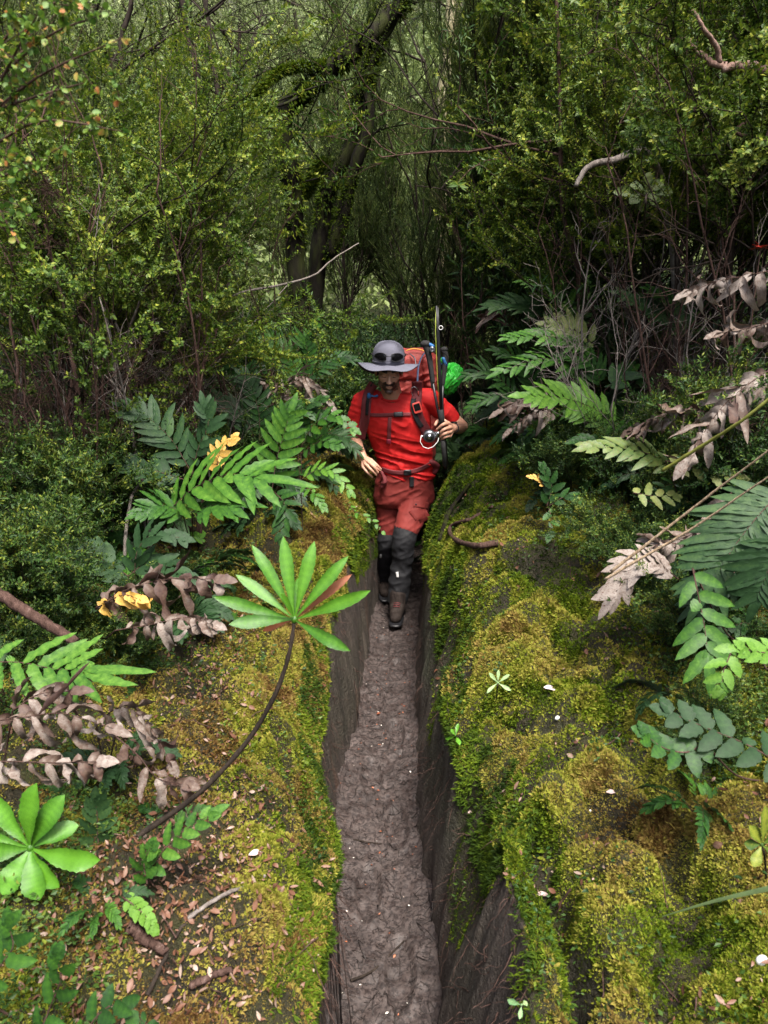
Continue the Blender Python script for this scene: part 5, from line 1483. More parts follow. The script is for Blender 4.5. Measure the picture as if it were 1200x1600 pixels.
# carabiner and small screen device clipped to the strap
def loop(g, pts, r, closed=True):
    p_ = bez(pts + ([pts[0]] if closed else []), 30); tube(g, p_, r, 8, cap=False)
cy = 4.40
q0 = project(SH, 648, 612, .032); cy = q0[1] if q0 is not None else 4.43
carab = empty('carabiner', P(648, 612, cy)); tag(carab, 'bare metal carabiner clipped on the shoulder strap above the small screen', 'carabiner')
g = Geo(); loop(g, [P(643, 606, cy), P(648, 604.5, cy), P(653, 610, cy), P(654.5, 619, cy), P(650, 622.5, cy), P(645, 619, cy), P(642.5, 612, cy)], .0028)
g.build('hoop', M_STEEL, carab, origin=P(648, 612, cy)).location = (0, 0, 0)
g = Geo(); tube(g, [P(653.5, 611, cy - .002), P(654, 619, cy - .002)], .0034, 8); g.build('gate', M_REDP, carab, origin=P(648, 612, cy)).location = (0, 0, 0)
q0 = project(SH, 652, 637, .036); dy_ = q0[1] if q0 is not None else 4.42
dc = P(652, 637, dy_)
dev = empty('tracker', dc); tag(dev, 'small red-framed black screen hanging from the strap of the pack', 'handheld device')
ex = nrm(P(657, 634.5, dy_) - P(647, 637.5, dy_)); ez = nrm(np.cross(ex, [0, 1, 0])); ez = ez if ez[2] > 0 else -ez; ey = np.cross(ez, ex)
g = Geo(); box_on(g, dc, ex, ey, ez, .026, .008, .033, .25); g.build('case', M_REDP, dev, origin=dc).location = (0, 0, 0)
fs = -1 if (ey[1] > 0) else 1
g = Geo(); box_on(g, dc + ez * .004 + ey * fs * .007, ex, ey, ez, .019, .003, .021, .15); g.build('screen', M_LENS, dev, origin=dc).location = (0, 0, 0)
g = Geo(); tube(g, [dc + ez * .034, P(650, 624, dy_), P(649, 621, cy)], .002, 6); g.build('lanyard', M_BLK, dev, origin=dc).location = (0, 0, 0)

# green dry bag hanging at the side of the pack
GC = P(704, 592, 4.83)
g = Geo(); bb = []
rgd = np.random.default_rng(3)
TH, PHI = np.meshgrid(np.linspace(0, np.pi, 60), np.linspace(0, 2 * np.pi, 96, endpoint=False), indexing='ij')
d0 = np.stack([np.sin(TH) * np.cos(PHI), np.sin(TH) * np.sin(PHI), np.cos(TH)], -1)
fold_ = 1 - np.abs(2 * vnoise(PHI * 2.4 + 1.2 * np.sin(TH * 3), TH * 1.1, 5) - 1)
fold2 = 1 - np.abs(2 * vnoise(PHI * 5 + TH * 2.5, TH * 3.5, 6) - 1)
wrap = .5 - .5 * np.cos(PHI)
r0 = (1 + .38 * (fold_ - .5) + .16 * (fold2 - .5) + .05 * (1 - np.abs(2 * vnoise(PHI * 10, TH * 7, 9) - 1) - .5)) * np.interp(TH, [0, .25, .6, 1.3, 2.1, 2.7, 3.1416], [.95, .92, 1.0, 1.08, 1.0, .95, .9])
V = d0 * r0[..., None] * np.array([.062, .055, .092])
V[..., 0] += .006 * np.sin(V[..., 2] * 30)
V = V @ np.array(Matrix.Rotation(RAD(-14), 3, 'Y')) + GC
i = np.arange(59)[:, None] * 96; j = np.arange(96)[None]; jn = (j + 1) % 96
g.add(V.reshape(-1, 3), np.stack([i + j, i + 96 + j, i + 96 + jn, i + jn], -1).reshape(-1, 4))
bag = empty('dry_bag', GC); tag(bag, 'crumpled bright green bag hanging at the side of the red backpack', 'bag')
g.build('sack', C_LIME, bag, origin=GC).location = (0, 0, 0)
g = Geo(); limb(g, [P(697, 574, 4.80), P(694, 568, 4.80), P(692, 563, 4.80)], [.028, .014, .020], sides=18); g.build('neck', C_LIME, bag, origin=GC).location = (0, 0, 0)
g = Geo(); tube(g, [P(691, 569, 4.77) + [.015 * math.cos(a) + .008, .015 * math.sin(a) + .03, 0] for a in np.linspace(0, 6.28, 20)], .003, 6, cap=False); g.build('drawcord', M_BLUE, bag, origin=GC).location = (0, 0, 0)

# ------------------------------------------------------------------ fishing rod, reel and two trekking poles in his hand
RC = P(690, 668, 4.335)
def piece(parent, org, nm, mt, fn):
    g = Geo(); fn(g); o = g.build(nm, mt, parent, origin=org); o.location = (0, 0, 0); return o
rod = empty('fishing_rod', RC); tag(rod, 'long black fishing rod held upright, with a silver reel at the hand', 'fishing rod')
A = lambda x, y, Y=4.335: P(x, y, Y)
piece(rod, RC, 'blank', M_BLK, lambda g: (tube(g, [A(682, 478), A(684, 520), A(686.5, 580), A(689, 640)], [.0062, .0066, .0072, .0085], 10), tube(g, [A(684.5, 480), A(686, 520), A(688.5, 580), A(690, 640)], [.003, .0035, .004, .005], 8)))
piece(rod, RC, 'fore_grip', M_FOAM, lambda g: tube(g, [A(688.5, 640), A(690, 652), A(690.5, 664)], [.014, .0175, .0155], 14))
piece(rod, RC, 'reel_seat', M_BLK, lambda g: tube(g, [A(690.5, 664), A(692, 688)], [.0115, .0115], 12))
piece(rod, RC, 'rear_grip', M_FOAM, lambda g: tube(g, [A(692, 688), A(693, 700), A(695.5, 728)], [.015, .0135, .0145], 14))
def ringg(g):
    c_ = A(686.5, 512); tube(g, [c_ + [.011 * math.cos(a) + .008, -.006, .011 * math.sin(a)] for a in np.linspace(0, 6.28, 24)], .0022, 6, cap=False)
piece(rod, RC, 'line_guide', M_WHITE, ringg)
piece(rod, RC, 'line', plain_mat('lime_line', (.35, .42, .06), .5), lambda g: tube(g, [A(681, 482), A(680.5, 520), A(683, 580), A(686, 635)], .0018, 5))
rc = P(671, 682, 4.27)
reel = piece(rod, RC, 'reel', M_BLK, lambda g: (ellipsoid(g, rc + [0, .03, 0], (.040, .036, .038)), limb(g, [rc + [.02, .035, .012], A(684, 676, 4.31), A(691, 676, 4.33)], [.010, .008, .009])))
def disc(g, c, r, t_, n=28):
    tube(g, [c, c + [0, t_ * .5, 0], c + [0, t_, 0]], [r * .93, r, r], n)
for nm, mt, c_, r_, t_ in (('spool', M_GREYM, rc + [0, -.012, 0], .036, .02), ('spool_face', M_BLK, rc + [0, -.016, 0], .027, .006), ('drag_knob', M_STEEL, rc + [0, -.022, 0], .0155, .008)):
    g = Geo(); disc(g, c_, r_, t_); o = g.build(nm, mt, reel, origin=RC); o.location = (0, 0, 0)
g = Geo(); tube(g, [P(658 + .5, 680, 4.262), P(656.5, 690, 4.26), P(661, 698, 4.26), P(669, 701, 4.26), P(677, 698, 4.26), P(684, 690, 4.265), P(685.5, 684, 4.27)], .0022, 6); g.build('bail', M_WHITE, reel, origin=RC).location = (0, 0, 0)
g = Geo(); limb(g, [P(681.5, 682, 4.262), P(684.5, 677, 4.262)], [.007, .011]); g.build('line_roller', M_STEEL, reel, origin=RC).location = (0, 0, 0)
g = Geo(); ellipsoid(g, P(660, 682, 4.262), (.006, .005, .006)); g.build('bail_pivot', M_STEEL, reel, origin=RC).location = (0, 0, 0)

def pole(nm, label, pts, gr, strapc, knob):
    c_ = P(*pts[-2]); r_ = empty('trekking_pole', c_); tag(r_, label, 'trekking pole')
    w = [P(*q) for q in pts]
    piece(r_, c_, 'grip', M_FOAM, lambda g: (limb(g, [w[0], w[1], w[2]], gr), ellipsoid(g, w[0] + knob[0], knob[1])))
    piece(r_, c_, 'shaft', M_BLK, lambda g: tube(g, w[2:], .0085, 10))
    if strapc:
        piece(r_, c_, 'wrist_strap', C_BLACK, lambda g: tube(g, bez([P(*q) for q in strapc], 20), .006, 8, cap=False, flat=.35))
    return r_
p1_ = pole('a', 'black trekking pole whose round foam knob stands highest beside the hat', [(665, 539, 4.36), (671, 560, 4.36), (676, 596, 4.355), (682, 630, 4.35), (690, 668, 4.355), (697, 732, 4.37)], [.020, .017, .014], [(667, 550, 4.345), (672, 580, 4.34), (675, 610, 4.34), (672, 590, 4.35)], ([0, 0, .006], (.030, .026, .021)))
p2_ = pole('b', 'black trekking pole with blue cap next to the green bag', [(694, 546, 4.40), (696, 562, 4.40), (692, 600, 4.385), (691, 630, 4.375), (693, 668, 4.37), (699, 728, 4.38)], [.017, .018, .012], [(690, 548, 4.39), (699, 556, 4.385), (698, 570, 4.38), (694, 560, 4.39)], ([0, 0, 0], (.022, .02, .016)))
g = Geo(); ellipsoid(g, P(675, 546, 4.335), (.016, .012, .019)); tube(g, [P(675.5, 546, 4.318) + [.010 * math.cos(a), 0, .010 * math.sin(a)] for a in np.linspace(0, 6.28, 20)], .003, 6, cap=False)
g.build('strap_adjuster', M_GREYM, p1_, origin=P(690, 668, 4.355)).location = (0, 0, 0)
g = Geo(); limb(g, [P(671, 538, 4.35), P(676, 541, 4.35)], [.010, .011]); g.build('blue_trim', M_BLUE, p1_, origin=P(690, 668, 4.355)).location = (0, 0, 0)
g = Geo(); limb(g, [P(693, 561, 4.39), P(697, 570, 4.39)], [.012, .010]); g.build('blue_trim', M_BLUE, p2_, origin=P(693, 668, 4.37)).location = (0, 0, 0)
# ------------------------------------------------------------------ ferns and plants close to the track
R_ = dict
fern('big glossy bright green fern arching right over the left bank, largest on that side',
     [R_(p=[(262, 800, 2.85), (300, 765, 2.8), (352, 742, 2.75), (400, 745, 2.7)], plen=.205, n=9, pw=.020, tint=.62, ang=1.15, droop=.25, taper=1.0, tv=.05),
      R_(p=[(300, 800, 2.8), (330, 790, 2.7), (360, 788, 2.65)], plen=.15, n=7, pw=.017, tint=.45, ang=1.0, taper=.9),
      R_(p=[(285, 800, 2.85), (255, 790, 2.8), (222, 800, 2.75)], plen=.13, n=8, pw=.016, tint=.4)], crown=(300, 830), group=None)
fern('upright mid-green fern with neat level leaflets, right of the golden frond',
     [R_(p=[(425, 765, 3.2), (432, 720, 3.2), (443, 680, 3.2), (452, 650, 3.2)], plen=.15, n=8, pw=.017, tint=.58, ang=1.3, taper=.6, up=(0, -1, .4)),
      R_(p=[(430, 770, 3.15), (445, 790, 3.05), (440, 832, 3.0)], plen=.11, n=6, tint=.3, up=(0, -1, .4))], crown=(420, 780), group=None)
fern('dull blue-green fern spreading left behind the bright glossy one',
     [R_(p=[(300, 740, 3.1), (270, 690, 3.1), (235, 655, 3.1), (205, 640, 3.1)], plen=.17, n=11, pw=.015, tint=.45, m=G_BLUE),
      R_(p=[(300, 740, 3.1), (310, 700, 3.1), (325, 665, 3.1), (320, 640, 3.1)], plen=.15, n=9, pw=.015, tint=.35, m=G_BLUE),
      R_(p=[(290, 750, 3.0), (240, 735, 3.0), (195, 725, 3.0)], plen=.14, n=9, pw=.015, tint=.3, m=G_BLUE)], crown=(300, 780), group=None)
fern('small golden yellow frond standing between the green ferns',
     [R_(p=[(342, 735, 3.0), (340, 718, 3.0), (348, 700, 3.0), (362, 686, 3.0)], plen=.075, n=6, pw=.014, tint=.6, m=G_GOLD, up=(0, -1, .6), ang=1.2)], crown=(345, 790))
fern('soft green fern left of the man, behind the golden frond',
     [R_(p=[(470, 600, 4.6), (455, 560, 4.6), (430, 535, 4.6), (405, 525, 4.6)], plen=.19, n=14, pw=.014, tint=.55),
      R_(p=[(470, 600, 4.6), (480, 560, 4.6), (478, 530, 4.6), (490, 510, 4.6)], plen=.17, n=12, pw=.013, tint=.4),
      R_(p=[(470, 600, 4.5), (500, 575, 4.5), (530, 560, 4.5), (550, 562, 4.5)], plen=.14, n=12, pw=.013, tint=.2)], group=None)
fern('dark fern in the shade under the long pale branch at left',
     [R_(p=[(350, 600, 4.5), (340, 550, 4.5), (320, 515, 4.5), (298, 500, 4.5)], plen=.20, n=13, pw=.016, tint=.35),
      R_(p=[(350, 600, 4.5), (375, 555, 4.5), (372, 520, 4.5), (350, 505, 4.5)], plen=.17, n=12, pw=.015, tint=.35),
      R_(p=[(360, 610, 4.4), (395, 580, 4.4), (425, 575, 4.4)], plen=.14, n=10, tint=.2)], group=None)
fern('dark green ferns low in front of the soft green one, left of the hiker',
     [R_(p=[(400, 690, 3.9), (380, 650, 3.9), (350, 625, 3.9), (320, 620, 3.9)], plen=.17, n=12, pw=.014, tint=.15),
      R_(p=[(410, 690, 3.9), (440, 650, 3.9), (470, 640, 3.9), (500, 648, 3.9)], plen=.15, n=11, pw=.014, tint=.3),
      R_(p=[(405, 690, 3.9), (405, 650, 3.9), (395, 610, 3.9), (380, 590, 3.9)], plen=.16, n=11, pw=.014, tint=.22)], group=None)
fern('withered greyish frond drooping left of the hiker',
     [R_(p=[(430, 640, 4.1), (455, 600, 4.1), (480, 590, 4.1), (515, 630, 4.05)], plen=.15, n=11, pw=.014, tint=.8, m=G_DEAD, dead=True),
      R_(p=[(430, 640, 4.1), (440, 610, 4.1), (415, 600, 4.1)], plen=.13, n=8, pw=.012, tint=.7, m=G_DEAD, dead=True)], group=None)
fern('leafy sprig with drooping pale tips touching the sleeve of the hiker',
     [R_(p=[(470, 700, 3.9), (490, 665, 3.85), (520, 650, 3.8), (550, 668, 3.75)], plen=.11, n=7, pw=.019, tint=.5, ang=1.2),
      R_(p=[(470, 710, 3.9), (500, 690, 3.8), (525, 695, 3.75)], plen=.10, n=6, pw=.018, tint=.4, ang=1.2),
      R_(p=[(465, 700, 3.9), (460, 670, 3.9), (475, 640, 3.9), (500, 625, 3.9)], plen=.10, n=7, pw=.018, tint=.35, ang=1.2)], name='leafy_plant', cat='plant')
fern('bright green frond hanging over the trench edge by his hand',
     [R_(p=[(470, 750, 3.6), (495, 735, 3.55), (520, 738, 3.5), (545, 765, 3.45)], plen=.10, n=7, pw=.013, tint=.75),
      R_(p=[(470, 755, 3.6), (490, 770, 3.5), (505, 790, 3.45)], plen=.08, n=6, pw=.012, tint=.6),
      R_(p=[(545, 790, 3.9), (556, 800, 3.8), (580, 812, 3.75), (597, 830, 3.7)], plen=.05, n=5, pw=.010, tint=.7, stalk=False)], group=None)
fern('glossy dark broad fern at the foot of the tall grey stem',
     [R_(p=[(200, 900, 2.5), (170, 880, 2.5), (140, 865, 2.5), (110, 855, 2.5)], plen=.12, n=6, pw=.021, tint=.45, m=G_BLUE, ang=1.2, up=(0, -.6, .8)),
      R_(p=[(200, 900, 2.5), (230, 880, 2.5), (260, 885, 2.45), (290, 905, 2.4)], plen=.12, n=7, pw=.018, tint=.3, m=G_BLUE),
      R_(p=[(210, 900, 2.5), (215, 860, 2.5), (240, 835, 2.5), (280, 840, 2.5)], plen=.11, n=7, pw=.016, tint=.3, m=G_BLUE)], group=None)
fern('bright fresh green frond reaching in from the left edge',
     [R_(p=[(-30, 1035, 1.75), (30, 1035, 1.72), (85, 1045, 1.70), (132, 1046, 1.68)], plen=.145, n=7, pw=.0135, tint=.72, ang=.95, droop=.1, taper=1.1, tv=.05, wavy=.25, seg=12)], crown=(10, 1090), seed=31)
DW = dict(m=G_DEAD, dead=True)
fern('dead brown fern with curled hanging leaflets, spotted yellow, behind the tall rosette',
     [R_(p=[(135, 962, 2.25), (190, 925, 2.2), (260, 905, 2.15), (335, 905, 2.1)], plen=.135, n=10, pw=.019, tint=.45, **DW),
      R_(p=[(180, 985, 2.1), (240, 975, 2.05), (290, 965, 2.0), (330, 975, 1.95)], plen=.10, n=8, pw=.015, tint=.75, **DW),
      R_(p=[(150, 950, 2.2), (190, 930, 2.15), (215, 935, 2.1)], plen=.09, n=4, pw=.016, tint=.7, m=G_GOLD, dead=True)], crown=(150, 985), group=None)
fern('small withered grey frond bent down, left of the brown curled one',
     [R_(p=[(98, 880, 2.4), (108, 910, 2.35), (112, 945, 2.3), (125, 985, 2.25)], plen=.075, n=7, pw=.014, tint=.72, **DW)], crown=(98, 960), group=None)
fern('dead frond with pale curled leaflets hanging at the left edge above the green rosette',
     [R_(p=[(-30, 1190, 1.45), (30, 1190, 1.42), (90, 1192, 1.40), (150, 1190, 1.38)], plen=.095, n=7, pw=.014, tint=.85, **DW),
      R_(p=[(-30, 1130, 1.55), (40, 1120, 1.5), (100, 1115, 1.48), (165, 1135, 1.45)], plen=.12, n=8, pw=.012, tint=.62, **DW),
      R_(p=[(20, 1110, 1.6), (60, 1085, 1.6), (110, 1080, 1.58)], plen=.11, n=6, pw=.013, tint=.45, **DW)], crown=(-20, 1230), group=None)
fern('dead frond curling down over the moss beside the thin leaning stem',
     [R_(p=[(150, 1130, 1.75), (190, 1105, 1.72), (230, 1130, 1.68), (265, 1190, 1.65)], plen=.085, n=9, pw=.014, tint=.75, **DW),
      R_(p=[(180, 1150, 1.65), (215, 1180, 1.6), (245, 1215, 1.58), (285, 1225, 1.55)], plen=.09, n=6, pw=.014, tint=.5, **DW)], crown=(160, 1180), group=None)
fern('small fern with round-tipped leaflets under the dead frond at lower left',
     [R_(p=[(160, 1345, 1.42), (153, 1310, 1.42), (152, 1275, 1.42), (150, 1255, 1.42)], plen=.060, n=6, pw=.012, tint=.55, m=G_BLUE, ang=1.35, up=(0, -.8, .7), taper=.55)], crown=(165, 1355), group=None)
fern('fern frond lying rightwards over leaf litter, below the leaning stem',
     [R_(p=[(225, 1375, 1.32), (255, 1330, 1.32), (285, 1300, 1.32), (325, 1275, 1.32)], plen=.062, n=6, pw=.011, tint=.62, ang=1.15, tip=1.5),
      R_(p=[(230, 1380, 1.3), (225, 1350, 1.3), (235, 1325, 1.3)], plen=.05, n=4, pw=.012, tint=.55)], crown=(225, 1385), group=None)
fern('tiny yellow-green fern frond at lower left among the litter',
     [R_(p=[(192, 1402, 1.26), (210, 1415, 1.24), (228, 1432, 1.22), (240, 1450, 1.21)], plen=.032, n=7, pw=.008, tint=.95, ang=1.2)], crown=(190, 1408))
fern('blurred dark strap-leaved fern in the bottom left corner',
     [R_(p=[(-30, 1560, 1.0), (0, 1510, 1.0), (20, 1480, 1.0), (15, 1450, 1.0)], plen=.07, n=4, pw=.011, tint=.4),
      R_(p=[(60, 1620, 1.0), (80, 1570, 1.0), (95, 1530, 1.0), (90, 1500, 1.0)], plen=.06, n=4, pw=.012, tint=.4),
      R_(p=[(120, 1640, 1.0), (150, 1590, 1.0), (185, 1570, 1.0), (230, 1600, 1.0)], plen=.055, n=5, pw=.012, tint=.3)], crown=(60, 1590), group=None)
# right side
fern('large bright fern frond arching left above the mossy mound',
     [R_(p=[(975, 675, 3.25), (930, 640, 3.25), (880, 622, 3.2), (825, 618, 3.15)], plen=.165, n=12, pw=.019, tint=.78, ang=1.1, tv=.05, up=(-.1, -.75, .7)),
      R_(p=[(985, 690, 3.2), (950, 690, 3.1), (905, 690, 3.05)], plen=.12, n=7, pw=.016, tint=.25)], crown=(985, 720), group=None, seed=77)
fern('yellowing fern frond held up among green ones on the right bank',
     [R_(p=[(935, 545, 3.8), (905, 520, 3.8), (880, 512, 3.8), (862, 508, 3.8)], plen=.15, n=9, pw=.018, tint=.5, m=G_YELL, up=(-.1, -.8, .6), ang=1.3),
      R_(p=[(935, 550, 3.8), (900, 535, 3.75), (850, 525, 3.7), (800, 528, 3.65)], plen=.14, n=12, pw=.014, tint=.55)], group=None)
fern('mid-green fern sweeping left under the yellowing frond',
     [R_(p=[(930, 610, 3.7), (900, 575, 3.7), (850, 560, 3.65), (785, 580, 3.6)], plen=.165, n=14, pw=.014, tint=.5),
      R_(p=[(940, 610, 3.7), (930, 575, 3.7), (900, 555, 3.7), (860, 552, 3.7)], plen=.15, n=12, pw=.014, tint=.35),
      R_(p=[(945, 610, 3.6), (975, 585, 3.6), (1000, 590, 3.6)], plen=.14, n=9, tint=.3)], group=None)
fern('feathery grey-green fern highest above the rod on the right',
     [R_(p=[(880, 520, 4.4), (850, 490, 4.4), (810, 475, 4.4), (765, 480, 4.4)], plen=.19, n=16, pw=.013, tint=.55, m=G_BLUE),
      R_(p=[(880, 520, 4.3), (880, 480, 4.3), (860, 445, 4.3), (825, 440, 4.3)], plen=.16, n=13, pw=.013, tint=.62),
      R_(p=[(880, 520, 4.4), (915, 480, 4.4), (910, 440, 4.4), (880, 425, 4.4)], plen=.14, n=11, pw=.013, tint=.55)], group=None)
fern('neat green fern at right beside the bare white twigs',
     [R_(p=[(1075, 530, 3.6), (1050, 500, 3.6), (1015, 480, 3.6), (975, 462, 3.6)], plen=.15, n=12, pw=.015, tint=.55, m=G_BLUE),
      R_(p=[(1075, 530, 3.6), (1070, 495, 3.6), (1050, 470, 3.6), (1020, 455, 3.6)], plen=.12, n=10, tint=.4)], group=None)
fern('dark fern filling the shade right of the green dry bag',
     [R_(p=[(820, 640, 4.3), (790, 600, 4.3), (760, 580, 4.3), (735, 585, 4.3)], plen=.17, n=12, pw=.013, tint=.25),
      R_(p=[(830, 640, 4.3), (800, 620, 4.2), (765, 620, 4.2), (740, 635, 4.2)], plen=.14, n=11, pw=.013, tint=.35),
      R_(p=[(835, 630, 4.3), (830, 590, 4.3), (810, 560, 4.3), (780, 550, 4.3)], plen=.16, n=12, pw=.013, tint=.3)], group=None)
fern('dead fern heap with grey-pink shrivelled leaflets left of the large bright frond',
     [R_(p=[(870, 640, 3.6), (850, 622, 3.6), (820, 622, 3.6), (785, 640, 3.55)], plen=.15, n=12, pw=.015, tint=.55, **DW),
      R_(p=[(870, 650, 3.55), (850, 640, 3.5), (825, 650, 3.5), (800, 670, 3.5)], plen=.12, n=9, pw=.014, tint=.75, **DW)], crown=(880, 690), group=None)
fern('dead fern hanging in the dark above the dry bag',
     [R_(p=[(800, 520, 4.6), (790, 490, 4.6), (770, 480, 4.6), (755, 500, 4.6)], plen=.17, n=9, pw=.014, tint=.35, **DW)], group=None)
fern('olive fern frond seen edge-on with splayed drooping leaflets',
     [R_(p=[(1060, 735, 2.6), (1020, 712, 2.6), (975, 700, 2.58), (925, 700, 2.55)], plen=.135, n=8, pw=.014, tint=.25, m=G_YELL, ang=.9, droop=.5)], crown=(1060, 790), group=None)
fern('mottled pale green frond turning brown beside the large dead fern',
     [R_(p=[(1040, 720, 2.5), (1080, 730, 2.48), (1120, 742, 2.45), (1150, 745, 2.42)], plen=.085, n=5, pw=.014, tint=.6, m=G_YELL, ang=1.2),
      R_(p=[(990, 770, 2.5), (1020, 775, 2.5), (1050, 775, 2.5)], plen=.075, n=4, pw=.013, tint=.5, m=G_YELL, ang=1.3)], crown=(1090, 800), group=None)
fern('largest dead fern, grey hanging leaflets sweeping down from the right edge',
     [R_(p=[(1215, 570, 2.45), (1170, 600, 2.4), (1125, 640, 2.38), (1075, 715, 2.35)], plen=.155, n=13, pw=.018, tint=.82, **DW),
      R_(p=[(1130, 650, 2.45), (1080, 640, 2.5), (1030, 650, 2.55), (990, 670, 2.6)], plen=.12, n=10, pw=.016, tint=.55, **DW),
      R_(p=[(1215, 420, 2.7), (1170, 430, 2.7), (1120, 440, 2.7), (1080, 455, 2.7)], plen=.12, n=9, pw=.016, tint=.85, **DW),
      R_(p=[(1215, 500, 2.6), (1180, 510, 2.6), (1130, 520, 2.6)], plen=.12, n=7, pw=.016, tint=.7, **DW),
      R_(p=[(1150, 760, 2.3), (1120, 800, 2.3), (1090, 830, 2.3), (1040, 850, 2.3)], plen=.11, n=9, pw=.015, tint=.7, **DW)], crown=(1190, 780), group=None)
fern('fan of pale grey dead leaflets spread on the moss at right',
     [R_(p=[(1060, 905, 2.05), (1025, 880, 2.05), (990, 885, 2.05), (962, 925, 2.02)], plen=.10, n=9, pw=.014, tint=.95, m=G_DEAD, ang=.8, droop=.6, taper=.8, tv=.1),
      R_(p=[(1060, 850, 2.1), (1030, 850, 2.1), (1000, 870, 2.08)], plen=.09, n=6, pw=.014, tint=.9, **DW)], crown=(1060, 915), group=None)
fern('broad blue-green fern filling the right edge with close level leaflets',
     [R_(p=[(1230, 760, 1.85), (1190, 800, 1.82), (1150, 850, 1.80), (1115, 905, 1.78)], plen=.19, n=17, pw=.0135, tint=.5, m=G_BLUE, ang=1.25, up=(-.2, -.7, .7), taper=.6),
      R_(p=[(1230, 840, 1.7), (1205, 880, 1.7), (1185, 930, 1.7)], plen=.15, n=12, pw=.0125, tint=.35, m=G_BLUE, ang=1.25, up=(-.2, -.7, .7))], crown=(1220, 960), group=None)
fern('drooping pale green fern with paired leaflets at the right edge of the moss',
     [R_(p=[(1082, 888, 1.72), (1092, 935, 1.68), (1100, 975, 1.65), (1105, 1015, 1.62)], plen=.105, n=5, pw=.014, tint=.55, ang=1.25, up=(-.1, -.8, .6), taper=.9),
      R_(p=[(1150, 1000, 1.5), (1140, 1025, 1.48), (1130, 1050, 1.46), (1128, 1070, 1.45)], plen=.065, n=4, pw=.011, tint=.85, ang=1.2, up=(-.1, -.8, .6)),
      R_(p=[(1225, 1020, 1.35), (1195, 1020, 1.34), (1165, 1015, 1.33)], plen=.07, n=4, pw=.010, tint=.9, ang=.9, up=(-.1, -.8, .6))], crown=(1190, 1010), group=None)
fern('dark broad-leaved frond low at the right edge over brown moss',
     [R_(p=[(1230, 1200, 1.30), (1170, 1165, 1.32), (1110, 1140, 1.34), (1050, 1115, 1.36)], plen=.085, n=6, pw=.0155, tint=.30, m=G_BLUE, ang=1.25, up=(0, -.6, .8)),
      R_(p=[(1100, 1160, 1.33), (1075, 1175, 1.32), (1040, 1170, 1.31), (1010, 1150, 1.31)], plen=.065, n=5, pw=.014, tint=.35, ang=1.25, up=(0, -.6, .8))], crown=(1200, 1210), group=None)
fern('small dark fern tuft with a golden tip on the mossy mound',
     [R_(p=[(855, 790, 2.95), (862, 760, 2.95), (850, 735, 2.95)], plen=.08, n=5, pw=.014, tint=.2),
      R_(p=[(858, 790, 2.95), (885, 775, 2.93), (900, 780, 2.9)], plen=.07, n=4, pw=.013, tint=.25),
      R_(p=[(858, 795, 2.9), (862, 815, 2.85), (858, 835, 2.8)], plen=.07, n=3, pw=.014, tint=.4),
      R_(p=[(850, 760, 2.95), (842, 748, 2.95), (828, 745, 2.95)], plen=.03, n=6, pw=.006, tint=.5, m=G_GOLD)], crown=(860, 800))

# rosette plants: broad toothed leaves round one point
def rosette(name, label, centre, leafs, m, L0=None, stem=None, hw=.0145, curl=.25, rk=(.0042, .0075), seed=1, serr=.10, tint=.6):
    rg = np.random.default_rng(seed)
    c = P(*centre)
    base = P(*stem[0]) if stem else c
    if stem: base = G(stem[0][0], stem[0][1])
    root = empty(name, base); tag(root, label, 'plant')
    if stem:
        pts = [base - [0, 0, .02]] + [P(*q) for q in stem[1:]] + [c]
        g = Geo(); w = bez(pts, 40); tube(g, w, np.linspace(rk[1], rk[0], len(w)) * (1 + .12 * np.sin(np.arange(len(w)) * 1.7)), 10, bump=.10, rng=rg)
        g.build('stem', BARK_D if stem[0][0] > 100 else BARK_R, root, origin=base).location = (0, 0, 0)
        g = Geo(); ellipsoid(g, c, (rk[0] * 1.8, rk[0] * 1.8, rk[0] * 2.2)); g.build('bud', m, root, origin=base).location = (0, 0, 0)
    for k, lf in enumerate(leafs):
        tp = P(lf[0], lf[1], centre[2] + lf[2]); w_ = lf[3] if len(lf) > 3 else 1.0; mm = lf[4] if len(lf) > 4 else m
        d = tp - c; L = np.linalg.norm(d)
        up = nrm(np.array([0, -1, .5]) + .25 * rg.normal(size=3))
        g = Geo()
        cu = curl * rg.uniform(.5, 1.5)
        dd = nrm(d); upo = nrm(up - dd * (up @ dd)); dd = nrm(dd + upo * cu * .45)
        leaves(g, c + dd * .002, dd, up, L * 1.03, hw * w_, 22, 'oblan', curl=cu, fold=.34, wave=.10, freq=16, rib=.25, tint=np.clip(tint + rg.normal(0, .13), 0, 1), rng=rg, serr=serr)
        g.build('leaf', mm, root, origin=base).location = (0, 0, 0)
    return root
G_RED = leaf_mat('reddish_leaf', [(0, (.12, .03, .012)), (1, (.32, .10, .035))], .45, .25)
G_PALE = leaf_mat('sprout_leaf', [(0, (.10, .24, .10)), (1, (.30, .42, .18))], .45, .2)
rosette('rosette_plant', 'tall leaning plant with a glossy green leaf rosette on a bare curved stem', (460, 968, 1.50),
        [(396, 855, .02, .95), (443, 843, .04, 1.05), (490, 850, .03, 1.05), (541, 872, .0, .95), (574, 925, -.04, 1.0), (543, 1015, -.10, .95), (338, 934, -.03, .95),
         (372, 900, .02, .9), (362, 975, -.07, 1.05), (466, 905, .09, .7), (546, 900, .03, .7, G_RED), (412, 985, .02, .5, G_RED), (440, 930, -.05, .6)], G_BRIGHT, curl=.35, hw=.0145,
        stem=[(152, 1338, 0), (225, 1300, 1.50), (310, 1240, 1.50), (385, 1160, 1.50), (430, 1085, 1.50), (452, 1020, 1.50)], seed=5)
